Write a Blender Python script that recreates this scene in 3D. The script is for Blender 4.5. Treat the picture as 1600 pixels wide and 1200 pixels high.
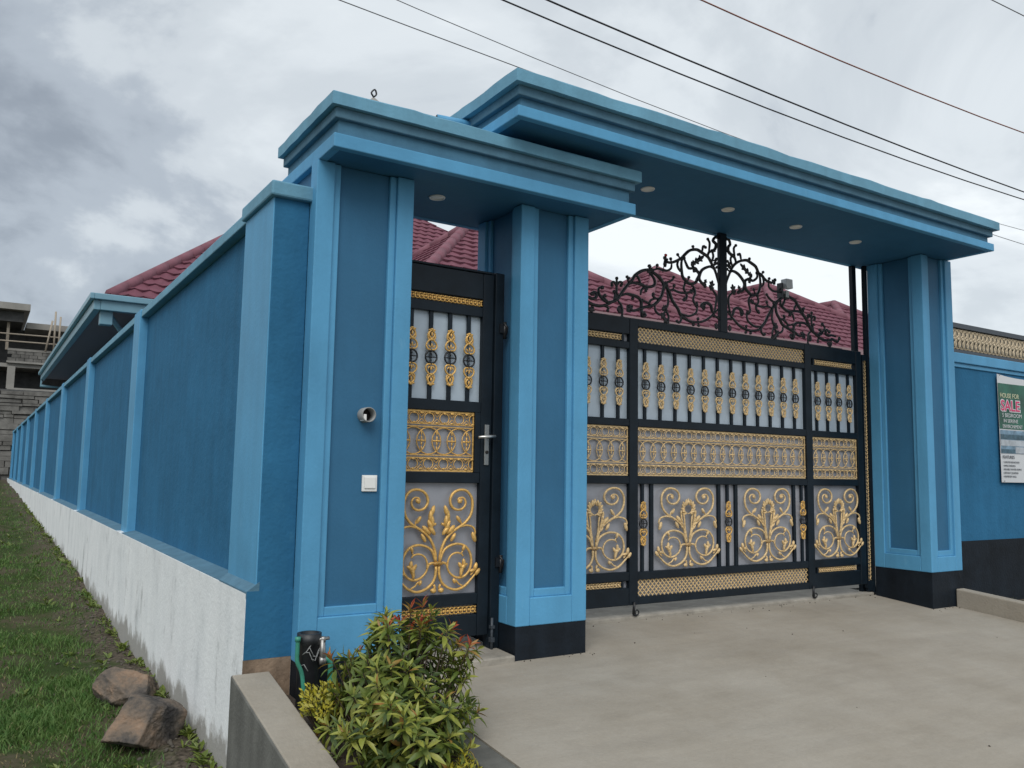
import bpy, bmesh, math, random
import numpy as np
from math import sin, cos, pi, radians, sqrt, atan2
from mathutils import Vector, Matrix

random.seed(7)
rng = np.random.default_rng(11)
for o in list(bpy.data.objects):
    bpy.data.objects.remove(o)
SC = bpy.context.scene
COL = SC.collection

# ------------------------------------------------------------------ camera
cam_data = bpy.data.cameras.new('camera')
cam = bpy.data.objects.new('camera', cam_data)
COL.objects.link(cam)
PITCH, ROLL, YAW, FPX = -0.1054963, 0.01674538, 0.56308479, 1310.39
cx_, sx_ = cos(PITCH), sin(PITCH)
cy_, sy_ = cos(ROLL), sin(ROLL)
cz_, sz_ = cos(YAW), sin(YAW)
RX = np.array([[1, 0, 0], [0, cx_, -sx_], [0, sx_, cx_]])
RY = np.array([[cy_, 0, sy_], [0, 1, 0], [-sy_, 0, cy_]])
RZ = np.array([[cz_, -sz_, 0], [sz_, cz_, 0], [0, 0, 1]])
RM = RY @ RX @ RZ                      # rows: right, forward, up
right, fwd, up = RM[0], RM[1], RM[2]
cam.matrix_world = Matrix(((right[0], up[0], -fwd[0], 0), (right[1], up[1], -fwd[1], 0),
                           (right[2], up[2], -fwd[2], 1.25), (0, 0, 0, 1)))
cam_data.sensor_width = 36
cam_data.lens = 36 * FPX / 1600
cam_data.clip_start = 0.05
cam_data.clip_end = 3000
SC.camera = cam

# ------------------------------------------------------------------ world: overcast sky
W = bpy.data.worlds.new('World')
SC.world = W
W.use_nodes = True
nt = W.node_tree
nt.nodes.clear()
def wn(t, **k):
    n = nt.nodes.new(t)
    for a, b in k.items():
        setattr(n, a, b)
    return n
SUN_EL, SUN_AZ = radians(47), radians(215)      # azimuth from +Y, clockwise
sky = wn('ShaderNodeTexSky', sky_type='NISHITA')
sky.sun_disc = False
sky.sun_elevation = SUN_EL
sky.sun_rotation = SUN_AZ
bg1 = wn('ShaderNodeBackground'); bg1.inputs['Strength'].default_value = 0.09
nt.links.new(sky.outputs[0], bg1.inputs['Color'])
tc = wn('ShaderNodeTexCoord')
sep = wn('ShaderNodeSeparateXYZ'); nt.links.new(tc.outputs['Generated'], sep.inputs[0])
zz = wn('ShaderNodeMath', operation='MAXIMUM'); zz.inputs[1].default_value = 0.0
nt.links.new(sep.outputs['Z'], zz.inputs[0])
za = wn('ShaderNodeMath', operation='ADD'); za.inputs[1].default_value = 0.28
nt.links.new(zz.outputs[0], za.inputs[0])
dx = wn('ShaderNodeMath', operation='DIVIDE'); nt.links.new(sep.outputs['X'], dx.inputs[0]); nt.links.new(za.outputs[0], dx.inputs[1])
dy = wn('ShaderNodeMath', operation='DIVIDE'); nt.links.new(sep.outputs['Y'], dy.inputs[0]); nt.links.new(za.outputs[0], dy.inputs[1])
cmb = wn('ShaderNodeCombineXYZ'); nt.links.new(dx.outputs[0], cmb.inputs[0]); nt.links.new(dy.outputs[0], cmb.inputs[1])
mp = wn('ShaderNodeMapping'); mp.inputs['Location'].default_value = (-11.5, 4.2, 6.5)
nt.links.new(cmb.outputs[0], mp.inputs['Vector'])
n1 = wn('ShaderNodeTexNoise'); n1.inputs['Scale'].default_value = 1.5; n1.inputs['Detail'].default_value = 9; n1.inputs['Roughness'].default_value = 0.56; n1.inputs['Distortion'].default_value = 0.35
n2 = wn('ShaderNodeTexNoise'); n2.inputs['Scale'].default_value = 0.55; n2.inputs['Detail'].default_value = 4; n2.inputs['Roughness'].default_value = 0.5
nt.links.new(mp.outputs[0], n1.inputs['Vector']); nt.links.new(mp.outputs[0], n2.inputs['Vector'])
mixn = wn('ShaderNodeMix', data_type='FLOAT'); mixn.inputs['Factor'].default_value = 0.40
nt.links.new(n1.outputs['Fac'], mixn.inputs['A']); nt.links.new(n2.outputs['Fac'], mixn.inputs['B'])
ramp = wn('ShaderNodeValToRGB')
cr = ramp.color_ramp
cr.interpolation = 'EASE'
cr.elements[0].position = 0.37; cr.elements[0].color = (0.26, 0.295, 0.34, 1)
cr.elements[1].position = 0.625; cr.elements[1].color = (0.81, 0.85, 0.865, 1)
e = cr.elements.new(0.45); e.color = (0.39, 0.435, 0.485, 1)
e = cr.elements.new(0.50); e.color = (0.55, 0.595, 0.63, 1)
e = cr.elements.new(0.555); e.color = (0.65, 0.695, 0.725, 1)
nt.links.new(mixn.outputs['Result'], ramp.inputs['Fac'])
bg2 = wn('ShaderNodeBackground'); bg2.inputs['Strength'].default_value = 1.0
nt.links.new(ramp.outputs['Color'], bg2.inputs['Color'])
mixs = wn('ShaderNodeMixShader'); mixs.inputs[0].default_value = 0.9
nt.links.new(bg1.outputs[0], mixs.inputs[1]); nt.links.new(bg2.outputs[0], mixs.inputs[2])
wo = wn('ShaderNodeOutputWorld'); nt.links.new(mixs.outputs[0], wo.inputs['Surface'])

# ------------------------------------------------------------------ sun behind the cloud
sd = bpy.data.lights.new('sun', 'SUN'); sd.energy = 1.5; sd.angle = radians(40); sd.color = (1.0, 0.97, 0.92)
sun = bpy.data.objects.new('sun', sd); COL.objects.link(sun)
sdir = Vector((sin(SUN_AZ) * cos(SUN_EL), cos(SUN_AZ) * cos(SUN_EL), sin(SUN_EL)))   # towards the sun
sun.rotation_euler = sdir.to_track_quat('Z', 'Y').to_euler()
sun.location = (-10, -10, 30)

vs = SC.view_settings
vs.view_transform = 'Standard'; vs.look = 'None'; vs.exposure = 0.33; vs.gamma = 1.0; vs.use_curve_mapping = False
SC.render.engine = 'CYCLES'

# ------------------------------------------------------------------ materials
def mat(name, base, rough=0.6, metal=0.0, var=0.0, vscale=3.0, bump=0.0, bscale=60.0, streak=0.0,
        spec=0.5, stops=None, bump2=None, stretch=(1, 1, 1), sscale=5.0):
    m = bpy.data.materials.new(name); m.use_nodes = True
    t = m.node_tree; b = t.nodes['Principled BSDF']
    b.inputs['Base Color'].default_value = (*base, 1)
    b.inputs['Roughness'].default_value = rough; b.inputs['Metallic'].default_value = metal
    b.inputs['Specular IOR Level'].default_value = spec
    L = t.links.new
    co = t.nodes.new('ShaderNodeNewGeometry').outputs['Position']
    col = None
    if var or stops:
        mpn = t.nodes.new('ShaderNodeMapping'); mpn.inputs['Scale'].default_value = stretch
        L(co, mpn.inputs['Vector'])
        n = t.nodes.new('ShaderNodeTexNoise'); n.inputs['Scale'].default_value = vscale; n.inputs['Detail'].default_value = 9
        n.inputs['Roughness'].default_value = 0.66
        L(mpn.outputs[0], n.inputs['Vector'])
        r = t.nodes.new('ShaderNodeValToRGB'); c = r.color_ramp
        if stops:
            c.elements[0].position, c.elements[0].color = stops[0][0], (*stops[0][1], 1)
            c.elements[1].position, c.elements[1].color = stops[-1][0], (*stops[-1][1], 1)
            for p_, q_ in stops[1:-1]:
                e_ = c.elements.new(p_); e_.color = (*q_, 1)
        else:
            c.elements[0].position = 0.3; c.elements[0].color = (*[x * (1 - var) for x in base], 1)
            c.elements[1].position = 0.7; c.elements[1].color = (*[min(1, x * (1 + var)) for x in base], 1)
        L(n.outputs['Fac'], r.inputs['Fac']); col = r.outputs['Color']
    if streak:
        mpn = t.nodes.new('ShaderNodeMapping'); mpn.inputs['Scale'].default_value = (sscale, sscale, 0.5)
        L(co, mpn.inputs['Vector'])
        n = t.nodes.new('ShaderNodeTexNoise'); n.inputs['Scale'].default_value = 1.6; n.inputs['Detail'].default_value = 5
        L(mpn.outputs[0], n.inputs['Vector'])
        mr = t.nodes.new('ShaderNodeMapRange'); mr.inputs['From Min'].default_value = 0.35; mr.inputs['From Max'].default_value = 0.7
        mr.inputs['To Min'].default_value = 1 - streak; mr.inputs['To Max'].default_value = 1.0 + streak * 0.35
        L(n.outputs['Fac'], mr.inputs['Value'])
        mx = t.nodes.new('ShaderNodeVectorMath'); mx.operation = 'SCALE'
        if col is None:
            mx.inputs[0].default_value = base
        else:
            L(col, mx.inputs[0])
        L(mr.outputs['Result'], mx.inputs['Scale']); col = mx.outputs['Vector']
    if col is not None:
        L(col, b.inputs['Base Color'])
    if bump:
        n = t.nodes.new('ShaderNodeTexNoise'); n.inputs['Scale'].default_value = bscale; n.inputs['Detail'].default_value = 5
        L(co, n.inputs['Vector'])
        h = n.outputs['Fac']
        if bump2:
            n3 = t.nodes.new('ShaderNodeTexNoise'); n3.inputs['Scale'].default_value = bump2[0]; n3.inputs['Detail'].default_value = 3
            L(co, n3.inputs['Vector'])
            ma = t.nodes.new('ShaderNodeMath'); ma.operation = 'MULTIPLY_ADD'; ma.inputs[1].default_value = bump2[1]
            L(n3.outputs['Fac'], ma.inputs[0]); L(h, ma.inputs[2]); h = ma.outputs[0]
        bp = t.nodes.new('ShaderNodeBump'); bp.inputs['Strength'].default_value = bump; bp.inputs['Distance'].default_value = 0.01
        L(h, bp.inputs['Height']); L(bp.outputs['Normal'], b.inputs['Normal'])
    return m

M = {}
M['light'] = mat('light_blue_paint', (0.097, 0.325, 0.545), 0.55, var=0.10, vscale=1.6, bump=0.14, bscale=45, streak=0.07, bump2=(5, 1.2), spec=0.3)
M['frieze'] = mat('mid_blue_frieze_paint', (0.080, 0.205, 0.31), 0.7, var=0.14, vscale=2.2, bump=0.3, bscale=45, streak=0.12, bump2=(5, 1.5), spec=0.2)
M['muted_blue'] = mat('muted_light_blue_paint', (0.145, 0.34, 0.47), 0.6, var=0.14, vscale=2.2, bump=0.2, bscale=45, streak=0.10, bump2=(5, 1.5), spec=0.3)  # less saturated light blue for canopy tops, wall coping and pier cap
M['ledge'] = mat('dusty_ledge_paint', (0.085, 0.185, 0.262), 0.7, var=0.2, vscale=6, bump=0.3, bscale=40, spec=0.25)
M['dark'] = mat('deep_blue_paint', (0.030, 0.146, 0.278), 0.8, spec=0.15, var=0.15, vscale=1.4, bump=0.38, bscale=34, streak=0.09, bump2=(7, 1.5))
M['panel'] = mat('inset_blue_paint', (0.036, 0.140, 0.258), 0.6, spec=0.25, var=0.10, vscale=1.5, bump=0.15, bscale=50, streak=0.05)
M['black'] = mat('black_gloss_paint', (0.008, 0.014, 0.021), 0.4, spec=0.22, var=0.3, vscale=6, bump=0.04, bscale=30)
M['base'] = mat('black_base_paint', (0.009, 0.014, 0.021), 0.6, spec=0.2, var=0.35, vscale=5, bump=0.25, bscale=40, streak=0.25)
M['iron'] = mat('wrought_iron_paint', (0.010, 0.011, 0.014), 0.42)
M['gold'] = mat('gold_paint', (0.68, 0.41, 0.12), 0.42, metal=0.2, var=0.40, vscale=50)
M['gold2'] = mat('pale_gold_paint', (0.68, 0.49, 0.25), 0.5, metal=0.1, var=0.42, vscale=55)
M['sheet_sky_sheen'] = mat('sheet_painted_sky_sheen', (0.40, 0.475, 0.55), 0.22, var=0.10, vscale=3, bump=0.08, bscale=2.2, streak=0.07)  # upper gate sheets: bright sky reflection painted into a paler, bluer base colour
M['lattice'] = mat('dull_tan_gilt', (0.52, 0.43, 0.30), 0.6, var=0.4, vscale=45)
M['sheet'] = mat('grey_steel_sheet', (0.30, 0.312, 0.35), 0.24, var=0.12, vscale=3, bump=0.10, bscale=2.2, streak=0.08)
M['steel'] = mat('brushed_steel', (0.32, 0.32, 0.31), 0.4, metal=0.7)
M['chrome'] = mat('lever_steel', (0.6, 0.6, 0.58), 0.3, metal=0.8)
M['conc'] = mat('grey_concrete', (0.27, 0.255, 0.225), 0.85, vscale=1.3, bump=0.35, bscale=55, bump2=(4, 2.0),
                stops=[(0.28, (0.268, 0.236, 0.190)), (0.42, (0.302, 0.270, 0.222)), (0.52, (0.322, 0.290, 0.242)), (0.62, (0.342, 0.311, 0.263)), (0.78, (0.375, 0.345, 0.298))])
M['conc_dark'] = mat('weathered_concrete', (0.135, 0.135, 0.122), 0.9, var=0.25, vscale=3, bump=0.4, bscale=50, streak=0.22)
M['sill'] = mat('pale_concrete', (0.30, 0.275, 0.235), 0.9, var=0.28, vscale=6, bump=0.4, bscale=50)
M['tan'] = mat('stained_plaster', (0.30, 0.215, 0.15), 0.9, var=0.35, vscale=9, bump=0.5, bscale=40, streak=0.3)
M['white'] = mat('limewash', (0.74, 0.76, 0.77), 0.8, vscale=2.2, bump=0.35, bscale=45, streak=0.05, sscale=2.2, stretch=(1, 1, 0.5), bump2=(6, 1.5),
                 stops=[(0.25, (0.55, 0.575, 0.59)), (0.42, (0.76, 0.78, 0.79)), (0.6, (0.83, 0.845, 0.85))])
def wear(m, pale, dark, amt):
    t = m.node_tree; b = t.nodes['Principled BSDF']; L = t.links.new
    src = b.inputs['Base Color'].links[0].from_socket
    g = t.nodes.new('ShaderNodeNewGeometry')
    for sc, st, lo, hi, colr, am in ((0.9, (1, 1, 0.45), 0.56, 0.70, dark, amt), (5.5, (1, 1, 0.5), 0.64, 0.78, pale, amt * 0.8), (26.0, (1, 1, 1), 0.70, 0.76, pale, amt)):
        mp_ = t.nodes.new('ShaderNodeMapping'); mp_.inputs['Scale'].default_value = st; mp_.inputs['Location'].default_value = (sc, 2 * sc, 0); L(g.outputs['Position'], mp_.inputs['Vector'])
        n = t.nodes.new('ShaderNodeTexNoise'); n.inputs['Scale'].default_value = sc; n.inputs['Detail'].default_value = 8; n.inputs['Roughness'].default_value = 0.7; L(mp_.outputs[0], n.inputs['Vector'])
        r = t.nodes.new('ShaderNodeMapRange'); r.inputs['From Min'].default_value = lo; r.inputs['From Max'].default_value = hi; r.inputs['To Max'].default_value = am; L(n.outputs['Fac'], r.inputs['Value'])
        mx = t.nodes.new('ShaderNodeMix'); mx.data_type = 'RGBA'; L(r.outputs['Result'], mx.inputs['Factor']); L(src, mx.inputs['A']); mx.inputs['B'].default_value = (*colr, 1)
        src = mx.outputs['Result']
    L(src, b.inputs['Base Color'])
wear(M['light'], (0.22, 0.44, 0.60), (0.07, 0.24, 0.42), 0.45)
wear(M['dark'], (0.07, 0.22, 0.33), (0.020, 0.105, 0.20), 0.5)
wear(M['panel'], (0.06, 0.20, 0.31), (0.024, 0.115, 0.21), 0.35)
wear(M['muted_blue'], (0.28, 0.44, 0.52), (0.09, 0.22, 0.32), 0.45)
wear(M['conc'], (0.46, 0.43, 0.38), (0.245, 0.215, 0.175), 0.34)
def smear(m, amt):
    t = m.node_tree; b = t.nodes['Principled BSDF']; L = t.links.new
    src = b.inputs['Base Color'].links[0].from_socket
    g = t.nodes.new('ShaderNodeNewGeometry')
    for rot, sc, k in ((0.7, (1.0, 7.0, 1.0), 1.0), (-0.4, (0.7, 4.0, 1.0), 0.8), (0.0, (40, 40, 40), 0.7)):
        mp_ = t.nodes.new('ShaderNodeMapping'); mp_.inputs['Rotation'].default_value = (0, 0, rot); mp_.inputs['Scale'].default_value = sc; L(g.outputs['Position'], mp_.inputs['Vector'])
        n = t.nodes.new('ShaderNodeTexNoise'); n.inputs['Scale'].default_value = 1.0; n.inputs['Detail'].default_value = 7; n.inputs['Roughness'].default_value = 0.65; n.inputs['Distortion'].default_value = 0.6; L(mp_.outputs[0], n.inputs['Vector'])
        r = t.nodes.new('ShaderNodeMapRange'); r.inputs['From Min'].default_value = 0.3; r.inputs['From Max'].default_value = 0.7; r.inputs['To Min'].default_value = 1 - amt * k; r.inputs['To Max'].default_value = 1 + amt * k; L(n.outputs['Fac'], r.inputs['Value'])
        s = t.nodes.new('ShaderNodeVectorMath'); s.operation = 'SCALE'; L(src, s.inputs[0]); L(r.outputs['Result'], s.inputs['Scale']); src = s.outputs['Vector']
    L(src, b.inputs['Base Color'])
smear(M['conc'], 0.055)
wear(M['base'], (0.05, 0.055, 0.06), (0.006, 0.010, 0.016), 0.6)
def stain(m, zline, slope, mud, spots):
    t = m.node_tree; b = t.nodes['Principled BSDF']; L = t.links.new
    src = b.inputs['Base Color'].links[0].from_socket
    g = t.nodes.new('ShaderNodeNewGeometry'); s = t.nodes.new('ShaderNodeSeparateXYZ'); L(g.outputs['Position'], s.inputs[0])
    mp_ = t.nodes.new('ShaderNodeMapping'); mp_.inputs['Scale'].default_value = (2.0, 2.0, 1.5); L(g.outputs['Position'], mp_.inputs['Vector'])
    n = t.nodes.new('ShaderNodeTexNoise'); n.inputs['Scale'].default_value = 1.6; n.inputs['Detail'].default_value = 7; n.inputs['Roughness'].default_value = 0.7
    L(mp_.outputs[0], n.inputs['Vector'])
    def math(op, a, c):
        q = t.nodes.new('ShaderNodeMath'); q.operation = op
        for i, v in enumerate((a, c)):
            if isinstance(v, (int, float)): q.inputs[i].default_value = v
            else: L(v, q.inputs[i])
        return q.outputs[0]
    zz_ = math('SUBTRACT', s.outputs['Z'], math('MULTIPLY', s.outputs['Y'], slope))
    zz_ = math('SUBTRACT', zz_, math('MULTIPLY', math('SUBTRACT', n.outputs['Fac'], 0.45), 0.75))
    r = t.nodes.new('ShaderNodeMapRange'); r.inputs['From Min'].default_value = zline - 0.05; r.inputs['From Max'].default_value = zline + 0.05
    r.inputs['To Min'].default_value = 0.85; r.inputs['To Max'].default_value = 0.0; L(zz_, r.inputs['Value'])
    mx = t.nodes.new('ShaderNodeMix'); mx.data_type = 'RGBA'; L(r.outputs['Result'], mx.inputs['Factor']); L(src, mx.inputs['A']); mx.inputs['B'].default_value = (*mud, 1)
    mp2 = t.nodes.new('ShaderNodeMapping'); mp2.inputs['Scale'].default_value = (3.2, 3.2, 1.5); L(g.outputs['Position'], mp2.inputs['Vector'])
    n2_ = t.nodes.new('ShaderNodeTexNoise'); n2_.inputs['Scale'].default_value = 1.0; n2_.inputs['Detail'].default_value = 8; n2_.inputs['Roughness'].default_value = 0.72; L(mp2.outputs[0], n2_.inputs['Vector'])
    r2 = t.nodes.new('ShaderNodeMapRange'); r2.inputs['From Min'].default_value = 0.57; r2.inputs['From Max'].default_value = 0.70; r2.inputs['To Max'].default_value = spots; L(n2_.outputs['Fac'], r2.inputs['Value'])
    mx2 = t.nodes.new('ShaderNodeMix'); mx2.data_type = 'RGBA'; L(r2.outputs['Result'], mx2.inputs['Factor']); L(mx.outputs['Result'], mx2.inputs['A']); mx2.inputs['B'].default_value = (0.27, 0.28, 0.28, 1)
    L(mx2.outputs['Result'], b.inputs['Base Color'])
stain(M['white'], -0.46, 0.012, (0.26, 0.245, 0.22), 0.75)
M['whiteplastic'] = mat('white_plastic', (0.78, 0.78, 0.76), 0.35)
M['pvc'] = mat('grey_pvc', (0.26, 0.27, 0.27), 0.5)
M['hole'] = mat('dark_hollow', (0.02, 0.018, 0.017), 0.9)
M['green_pipe'] = mat('green_pipe_plastic', (0.045, 0.25, 0.175), 0.45, var=0.2, vscale=15)
M['black_plastic'] = mat('black_plastic', (0.015, 0.017, 0.02), 0.45, var=0.4, vscale=20)
M['lamp'] = mat('frosted_lens', (0.85, 0.83, 0.76), 0.4)
M['tile'] = mat('maroon_tile', (0.158, 0.058, 0.081), 0.8, spec=0.25, var=0.26, vscale=3.2, bump=0.3, bscale=120)
M['ridge'] = mat('maroon_ridge', (0.200, 0.088, 0.112), 0.8, spec=0.25, var=0.16, vscale=3, bump=0.2, bscale=100)
M['underlay'] = mat('dark_maroon_underlay', (0.07, 0.022, 0.03), 0.9)
M['soffit'] = mat('brown_soffit', (0.30, 0.20, 0.21), 0.8)
M['gutter'] = mat('blue_gutter', (0.17, 0.33, 0.42), 0.4, var=0.08)
M['housewall'] = mat('house_blue', (0.10, 0.25, 0.42), 0.7, var=0.08)
M['block'] = mat('grey_block', (0.15, 0.145, 0.135), 0.95, var=0.5, vscale=1.6, bump=0.4, bscale=20)
M['blockdark'] = mat('dark_block', (0.085, 0.085, 0.085), 0.95, var=0.35, vscale=3)
M['cement'] = mat('raw_cement', (0.27, 0.26, 0.24), 0.9, var=0.2, vscale=1)
M['wood'] = mat('pole_wood', (0.36, 0.31, 0.25), 0.8)
M['rock'] = mat('brown_basalt', (0.12, 0.075, 0.055), 0.9, vscale=4.2, bump=1.0, bscale=30, bump2=(10, 2.0), spec=0.2,
                stops=[(0.36, (0.040, 0.038, 0.038)), (0.45, (0.095, 0.084, 0.075)), (0.54, (0.165, 0.130, 0.102)), (0.64, (0.24, 0.165, 0.115)), (0.76, (0.31, 0.255, 0.205))])
M['soil'] = mat('dark_soil', (0.06, 0.045, 0.034), 1.0, var=0.4, vscale=18, bump=1.0, bscale=40)
M['ground'] = mat('earth', (0.07, 0.06, 0.035), 1.0, spec=0.1, vscale=1.7, bump=1.0, bscale=28, bump2=(9, 2.0),
                  stops=[(0.3, (0.028, 0.050, 0.014)), (0.48, (0.042, 0.060, 0.020)), (0.58, (0.070, 0.064, 0.038)), (0.75, (0.105, 0.088, 0.062))])
M['pebble'] = mat('grit', (0.085, 0.075, 0.062), 0.95, var=0.5, vscale=9)
M['wire'] = mat('cable_black', (0.02, 0.021, 0.024), 0.6)
M['wire_grey'] = mat('cable_grey', (0.14, 0.145, 0.15), 0.6)
M['wire_red'] = mat('cable_rust', (0.27, 0.10, 0.065), 0.6)
M['red'] = mat('red_plastic', (0.6, 0.05, 0.04), 0.5)
M['fence_rail'] = mat('charcoal_rail', (0.045, 0.055, 0.068), 0.5)
M['ban_white'] = mat('banner_white', (0.62, 0.64, 0.66), 0.5)
M['ban_green'] = mat('banner_green', (0.010, 0.095, 0.060), 0.45, var=0.55, vscale=3)
M['ban_pink'] = mat('banner_pink', (0.62, 0.03, 0.14), 0.5)
M['ban_cream'] = mat('banner_cream', (0.66, 0.66, 0.45), 0.5)
M['ban_sky'] = mat('banner_photo_sky', (0.17, 0.28, 0.38), 0.5, var=0.5, vscale=14)
M['ban_tree'] = mat('banner_photo_trees', (0.05, 0.11, 0.15), 0.5, var=0.6, vscale=18)
M['ban_house'] = mat('banner_photo_house', (0.42, 0.46, 0.50), 0.5, var=0.3, vscale=10)
M['ban_ink'] = mat('banner_ink', (0.06, 0.07, 0.09), 0.5)

def bare_strip(m):                       # bare trodden soil along the wall foot and in patches
    t = m.node_tree; b = t.nodes['Principled BSDF']; L = t.links.new
    src = b.inputs['Base Color'].links[0].from_socket
    g = t.nodes.new('ShaderNodeNewGeometry'); s = t.nodes.new('ShaderNodeSeparateXYZ'); L(g.outputs['Position'], s.inputs[0])
    n = t.nodes.new('ShaderNodeTexNoise'); n.inputs['Scale'].default_value = 2.2; n.inputs['Detail'].default_value = 7; n.inputs['Roughness'].default_value = 0.7; L(g.outputs['Position'], n.inputs['Vector'])
    ma = t.nodes.new('ShaderNodeMath'); ma.operation = 'MULTIPLY_ADD'; L(n.outputs['Fac'], ma.inputs[0]); ma.inputs[1].default_value = 1.5; L(s.outputs['X'], ma.inputs[2])
    r = t.nodes.new('ShaderNodeMapRange'); r.inputs['From Min'].default_value = 1.62; r.inputs['From Max'].default_value = 1.98; L(ma.outputs[0], r.inputs['Value'])
    n2_ = t.nodes.new('ShaderNodeTexNoise'); n2_.inputs['Scale'].default_value = 30; n2_.inputs['Detail'].default_value = 6; L(g.outputs['Position'], n2_.inputs['Vector'])
    cr_ = t.nodes.new('ShaderNodeValToRGB'); cr_.color_ramp.elements[0].position = 0.35; cr_.color_ramp.elements[0].color = (0.040, 0.033, 0.026, 1); cr_.color_ramp.elements[1].position = 0.68; cr_.color_ramp.elements[1].color = (0.135, 0.112, 0.088, 1)
    L(n2_.outputs['Fac'], cr_.inputs['Fac'])
    mx = t.nodes.new('ShaderNodeMix'); mx.data_type = 'RGBA'; L(r.outputs['Result'], mx.inputs['Factor']); L(src, mx.inputs['A']); L(cr_.outputs['Color'], mx.inputs['B'])
    L(mx.outputs['Result'], b.inputs['Base Color'])
bare_strip(M['ground'])
def leafmat(name, c1, c2, rough=0.45):
    m = bpy.data.materials.new(name); m.use_nodes = True
    t = m.node_tree; b = t.nodes['Principled BSDF']; L = t.links.new
    n = t.nodes.new('ShaderNodeTexNoise'); n.inputs['Scale'].default_value = 14; n.inputs['Detail'].default_value = 3
    g = t.nodes.new('ShaderNodeNewGeometry'); L(g.outputs['Position'], n.inputs['Vector'])
    r = t.nodes.new('ShaderNodeValToRGB'); r.color_ramp.elements[0].position = 0.35; r.color_ramp.elements[1].position = 0.65
    r.color_ramp.elements[0].color = (*c1, 1); r.color_ramp.elements[1].color = (*c2, 1)
    L(n.outputs['Fac'], r.inputs['Fac']); L(r.outputs['Color'], b.inputs['Base Color'])
    b.inputs['Roughness'].default_value = rough
    tr = t.nodes.new('ShaderNodeBsdfTranslucent'); L(r.outputs['Color'], tr.inputs['Color'])
    mx = t.nodes.new('ShaderNodeMixShader'); mx.inputs[0].default_value = 0.25
    L(b.outputs[0], mx.inputs[1]); L(tr.outputs[0], mx.inputs[2])
    L(mx.outputs[0], t.nodes['Material Output'].inputs['Surface'])
    return m
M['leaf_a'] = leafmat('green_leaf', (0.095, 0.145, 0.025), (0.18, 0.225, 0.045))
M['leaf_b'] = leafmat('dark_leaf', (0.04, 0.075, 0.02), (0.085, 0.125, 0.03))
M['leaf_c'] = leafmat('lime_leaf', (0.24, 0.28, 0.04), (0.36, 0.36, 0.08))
M['leaf_r'] = leafmat('red_tip_leaf', (0.40, 0.05, 0.03), (0.44, 0.13, 0.04))
M['leaf_o'] = leafmat('bronze_leaf', (0.32, 0.15, 0.04), (0.33, 0.24, 0.06))
M['leaf_y'] = leafmat('golden_leaf', (0.36, 0.33, 0.03), (0.50, 0.44, 0.05))
M['grass'] = leafmat('grass_blades', (0.055, 0.140, 0.024), (0.135, 0.215, 0.055), 0.7)
M['drygrass'] = leafmat('dry_grass', (0.20, 0.165, 0.08), (0.32, 0.27, 0.15), 0.8)
M['stem'] = mat('brown_stem', (0.07, 0.05, 0.035), 0.9)

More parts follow.
